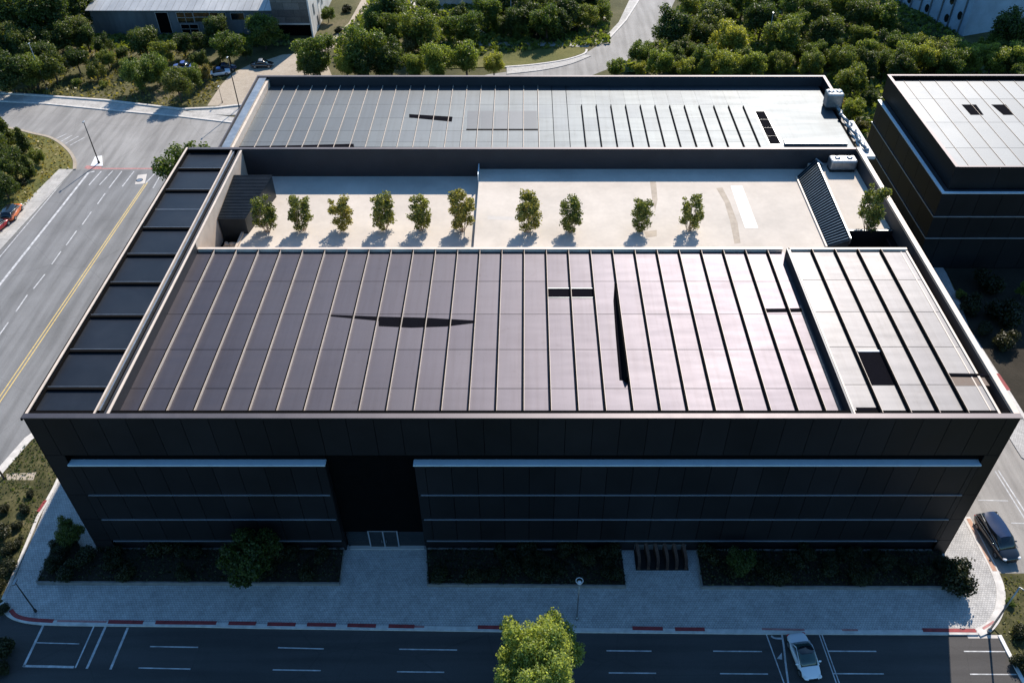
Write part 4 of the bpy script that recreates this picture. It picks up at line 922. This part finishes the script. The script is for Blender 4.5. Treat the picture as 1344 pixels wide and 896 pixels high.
# planters along the facade
def planter(poly_px, nb, region, seed, tree=None):
    r = random.Random(seed); pts = G(poly_px, .12)
    xs = [p[0] for p in pts]; ys2 = [p[1] for p in pts]
    b_o = MB().prism(pts, .12, .42); pl = thing('planter', (sum(xs)/len(xs), min(ys2), .12), 'low planter full of dark shrubs, '+region, 'planter', 'planters along the dark facade')
    b_o.build('soil', 'soil', pl)
    mb = MB(); ribbon(mb, pts+[pts[0]], .16, .12, .5); mb.build('edging', 'edging', pl)
    def inside(x, y):
        c_ = False; n = len(pts)
        for i in range(n):
            (xa, ya), (xb, yb) = pts[i], pts[(i+1) % n]
            if (ya > y) != (yb > y) and x < (xb-xa)*(y-ya)/(yb-ya)+xa: c_ = not c_
        return c_
    L_ = []
    tries = 0
    while len(L_) < nb and tries < 4000:
        tries += 1; x = r.uniform(min(xs)+.5, max(xs)-.5); y = r.uniform(min(ys2)+.6, max(ys2)-.4)
        if inside(x, y) and all((x-a_[0])**2+(y-a_[1])**2 > .95**2 for a_ in L_): L_.append((x, y))
    L_.sort()
    for i, (x, y) in enumerate(L_):
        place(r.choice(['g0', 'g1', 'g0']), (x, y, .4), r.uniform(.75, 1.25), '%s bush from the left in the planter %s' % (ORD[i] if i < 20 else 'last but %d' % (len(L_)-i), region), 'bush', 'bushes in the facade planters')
    # ground cover leaves
    n = int((max(xs)-min(xs))*120); cx_ = np.array([r.uniform(min(xs), max(xs)) for _ in range(n)]); cy_ = np.array([r.uniform(min(ys2)+.1, max(ys2)) for _ in range(n)])
    keep = np.array([inside(a_, b2) for a_, b2 in zip(cx_, cy_)]); cx_, cy_ = cx_[keep], cy_[keep]
    c_ = np.stack([cx_, cy_, .5+RNG.uniform(0, .3, len(cx_))], 1)
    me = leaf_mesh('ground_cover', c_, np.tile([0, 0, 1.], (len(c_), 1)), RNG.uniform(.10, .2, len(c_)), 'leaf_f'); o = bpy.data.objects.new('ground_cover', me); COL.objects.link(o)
    tag(o, 'dark ground cover leaves filling the planter '+region, 'ground cover', None, 'stuff')
planter([(50,766),(446,767.5),(452,722),(110,722),(84,690)], 20, 'left of the entrance', 1)
planter([(562,768.5),(821,771),(815,724),(560,722)], 16, 'right of the entrance', 2)
planter([(921,772),(1242,772.5),(1234,724),(914,724)], 18, 'at the right end of the facade', 3)
q = P(328, 733, 3); place('T', (q.x, q.y, .3), 3.1, 'dark leafy tree in the planter left of the entrance', 'tree', None)
q = P(90, 700, 1.5); place('b0', (q.x, q.y, .3), 1.6, 'small dark tree at the outer corner of the left planter', 'tree', None)
q = P(972, 735, 2.4); place('b1', (q.x, q.y, .3), 1.7, 'small dark tree at the left end of the right planter', 'tree', None)
q = P(1258, 757, 1.5); place('g1', (q.x, q.y, .3), 2.0, 'sunlit dark leaved shrub at the right building corner', 'shrub', None, sz=2.6)
# bushes in the bed on the right and verge at left front
for i, (x, y, rp, key, lab) in enumerate([(1300,372,22,'g0','dark bush nearest the side building wall in the right bed'),(1278,402,20,'g0','dark bush in the middle left of the right bed'),(1320,412,28,'g1','broad dark bush in the centre of the right bed'),
    (1342,388,12,'c1','small sunlit tree at the right picture edge beside the dark bed'),(1262,388,9,'g2','small bush at the left tip of the right bed'),(1322,450,20,'g0','dark bush at the near end of the right bed'),(1290,432,14,'g0','low dark bush beside the right bed kerb'),
    (1338,830,14,'g1','olive bush beside the lamp post on the right verge'),(1340,870,16,'g1','olive bush at the bottom right picture corner'),(1326,790,8,'g2','small bush on the dry verge near the lamp post'),
    (8,745,16,'g0','dark bush left of the front pavement bend'),(-2,700,18,'g0','dark bush at the left picture edge above the pavement bend'),(0,850,22,'g0','dark bush at the bottom left picture corner'),(4,800,10,'g0','small dark bush outside the left corner kerb'),(22,690,9,'g1','small bush on the shaded left verge'),(34,668,9,'g0','small dark bush beside the painted kerb on the left verge'),(12,720,13,'g1','dark bush just above the pavement bend on the left verge'),(-4,770,15,'g1','dark bush at the left picture edge beside the pavement bend'),(4,668,10,'g0','dark bush below the bare trunk on the left verge'),(26,712,9,'g0','dark bush touching the left pavement kerb'),(40,648,7,'g1','tiny bush near the worn path on the left verge'),(-2,880,16,'g1','lowest dark bush at the bottom left picture corner')]):
    d0 = depth(P(x, y, 1)); rad = rp*d0/F; q = P(x, y, rad*.5)
    place(key, (q.x, q.y, .08), rad*1.0, lab, 'tree' if key[0] == 'c' else 'bush', None)
q = P(6, 628); mb = thing('bare_tree', (q.x, q.y, .05), 'bare dark tree trunk at the left picture edge on the verge', 'tree')
t_ = MB(); t_.tube((0,0,0), (-.15,.1,1.6), .12, .09, 8); t_.tube((-.15,.1,1.6), (-.5,.2,3.2), .09, .05, 7); t_.tube((-.15,.1,1.6), (.1,.5,2.8), .06, .03, 6); t_.build('trunk', 'bark', mb, True)

# grass tufts and undergrowth (nobody could count them)
def scatter(name, polys, dens, h, w, mat, label, z=.1):
    C_ = []
    for pp in polys:
        pts = G(pp); xs = [p[0] for p in pts]; ys2 = [p[1] for p in pts]; A = (max(xs)-min(xs))*(max(ys2)-min(ys2)); n = int(min(A*dens, 60000))
        x = RNG.uniform(min(xs), max(xs), n); y = RNG.uniform(min(ys2), max(ys2), n); ins = np.zeros(n, bool)
        for i in range(len(pts)):
            (xa, ya), (xb, yb) = pts[i], pts[(i+1) % len(pts)]
            if ya == yb: continue
            cnd = ((ya > y) != (yb > y)) & (x < (xb-xa)*(y-ya)/(yb-ya)+xa); ins ^= cnd
        nz = np.sin(x*.35)*np.cos(y*.28+x*.1)+.6*np.sin(x*1.3+y*.9)
        ins &= RNG.uniform(-1.2, 1.6, n) < nz+.6
        C_.append(np.stack([x[ins], y[ins]], 1))
    c_ = np.concatenate(C_); hh = RNG.uniform(.4, 1.3, len(c_))*h; c3_ = np.column_stack([c_, z+hh*.5])
    me = leaf_mesh(name, c3_, np.tile([0, -.3, .5], (len(c_), 1)), hh*w, mat, 1.6); o = bpy.data.objects.new(name, me); COL.objects.link(o)
    return tag(o, label, 'grass', None, 'stuff')
scatter('tall_grass', [[(-60,122),(0,122),(139,131),(238,142),(270,138),(290,112),(300,96),(230,60),(100,70),(-60,90)], [(0,60),(110,60),(110,10),(130,-5),(60,-10),(-40,0)]], 5, .42, .9, 'blade', 'dry olive grass tufts below the old warehouse', .05)
scatter('tall_grass', [[(-60,172),(0,170),(45,179),(68,185),(84,198),(93,212),(93,223),(78,222),(0,308),(-60,330)]], 10, .3, .9, 'blade', 'olive grass tufts on the left island', .12)
scatter('tall_grass', [[(62,566),(86,600),(70,636),(46,690),(18,750),(-4,790),(-60,850),(-60,700),(4,622),(34,584)]], 40, .16, .9, 'leaf_b', 'short dark grass on the front left verge', .06)
scatter('tall_grass', [[(1318,757),(1350,757),(1370,900),(1352,900),(1318,834),(1312,824),(1318,800)]], 35, .16, .9, 'blade', 'short dry grass on the front right verge', .1)
scatter('undergrowth', [[(440,90),(800,58),(800,-20),(500,-20),(440,60)], [(800,97),(870,50),(895,0),(900,-20),(1190,-20),(1270,60),(1344,80),(1400,120),(1100,190),(1085,97)], [(100,68),(380,62),(380,48),(120,48)], [(-60,60),(110,60),(110,-10),(-80,-10)]], 9, .75, .85, 'leaf_a', 'dark leafy undergrowth beneath the distant trees', .05)

# ================================================================== LIGHT, CAMERA
AZ, EL = R(18), R(39)       # sun stands behind the building (+y), a little to the right
sd = Vector((math.sin(AZ)*math.cos(EL), math.cos(AZ)*math.cos(EL), math.sin(EL)))
sun = bpy.data.lights.new('sun', 'SUN'); sun.energy = 5.0; sun.angle = R(.5); sun.color = (1, .885, .76)
so_ = bpy.data.objects.new('sun', sun); COL.objects.link(so_); so_.rotation_euler = sd.to_track_quat('Z', 'Y').to_euler(); so_.location = (0, 0, 200)
wd_ = bpy.data.worlds.new('World'); scene.world = wd_; wd_.use_nodes = True; nt = wd_.node_tree; nt.nodes.clear()
sk = nt.nodes.new('ShaderNodeTexSky'); sk.sky_type = 'NISHITA'; sk.sun_disc = False; sk.sun_elevation = EL; sk.sun_rotation = AZ
bg = nt.nodes.new('ShaderNodeBackground'); bg.inputs[1].default_value = .115; out = nt.nodes.new('ShaderNodeOutputWorld')
sk.dust_density = .4; sk.ozone_density = 3.0
tn = nt.nodes.new('ShaderNodeMix'); tn.data_type = 'RGBA'; tn.blend_type = 'MULTIPLY'; tn.inputs[0].default_value = 1; tn.inputs[7].default_value = (.66, .98, 1.12, 1)
nt.links.new(sk.outputs[0], tn.inputs[6]); nt.links.new(tn.outputs[2], bg.inputs[0]); nt.links.new(bg.outputs[0], out.inputs[0])
cam = bpy.data.cameras.new('camera'); co = bpy.data.objects.new('camera', cam); COL.objects.link(co)
co.location = (0, 0, CAMZ); co.rotation_euler = (math.pi/2-PITCH, 0, 0)
cam.sensor_fit = 'HORIZONTAL'; cam.sensor_width = 36; cam.lens = 36*F/1344; cam.shift_x = (672-CX)/1344; cam.clip_end = 3000; cam.clip_start = .5
scene.camera = co
scene.view_settings.view_transform = 'Standard'; scene.view_settings.look = 'None'; scene.view_settings.gamma = 1; scene.view_settings.use_curve_mapping = False
scene.view_settings.exposure = 0.55
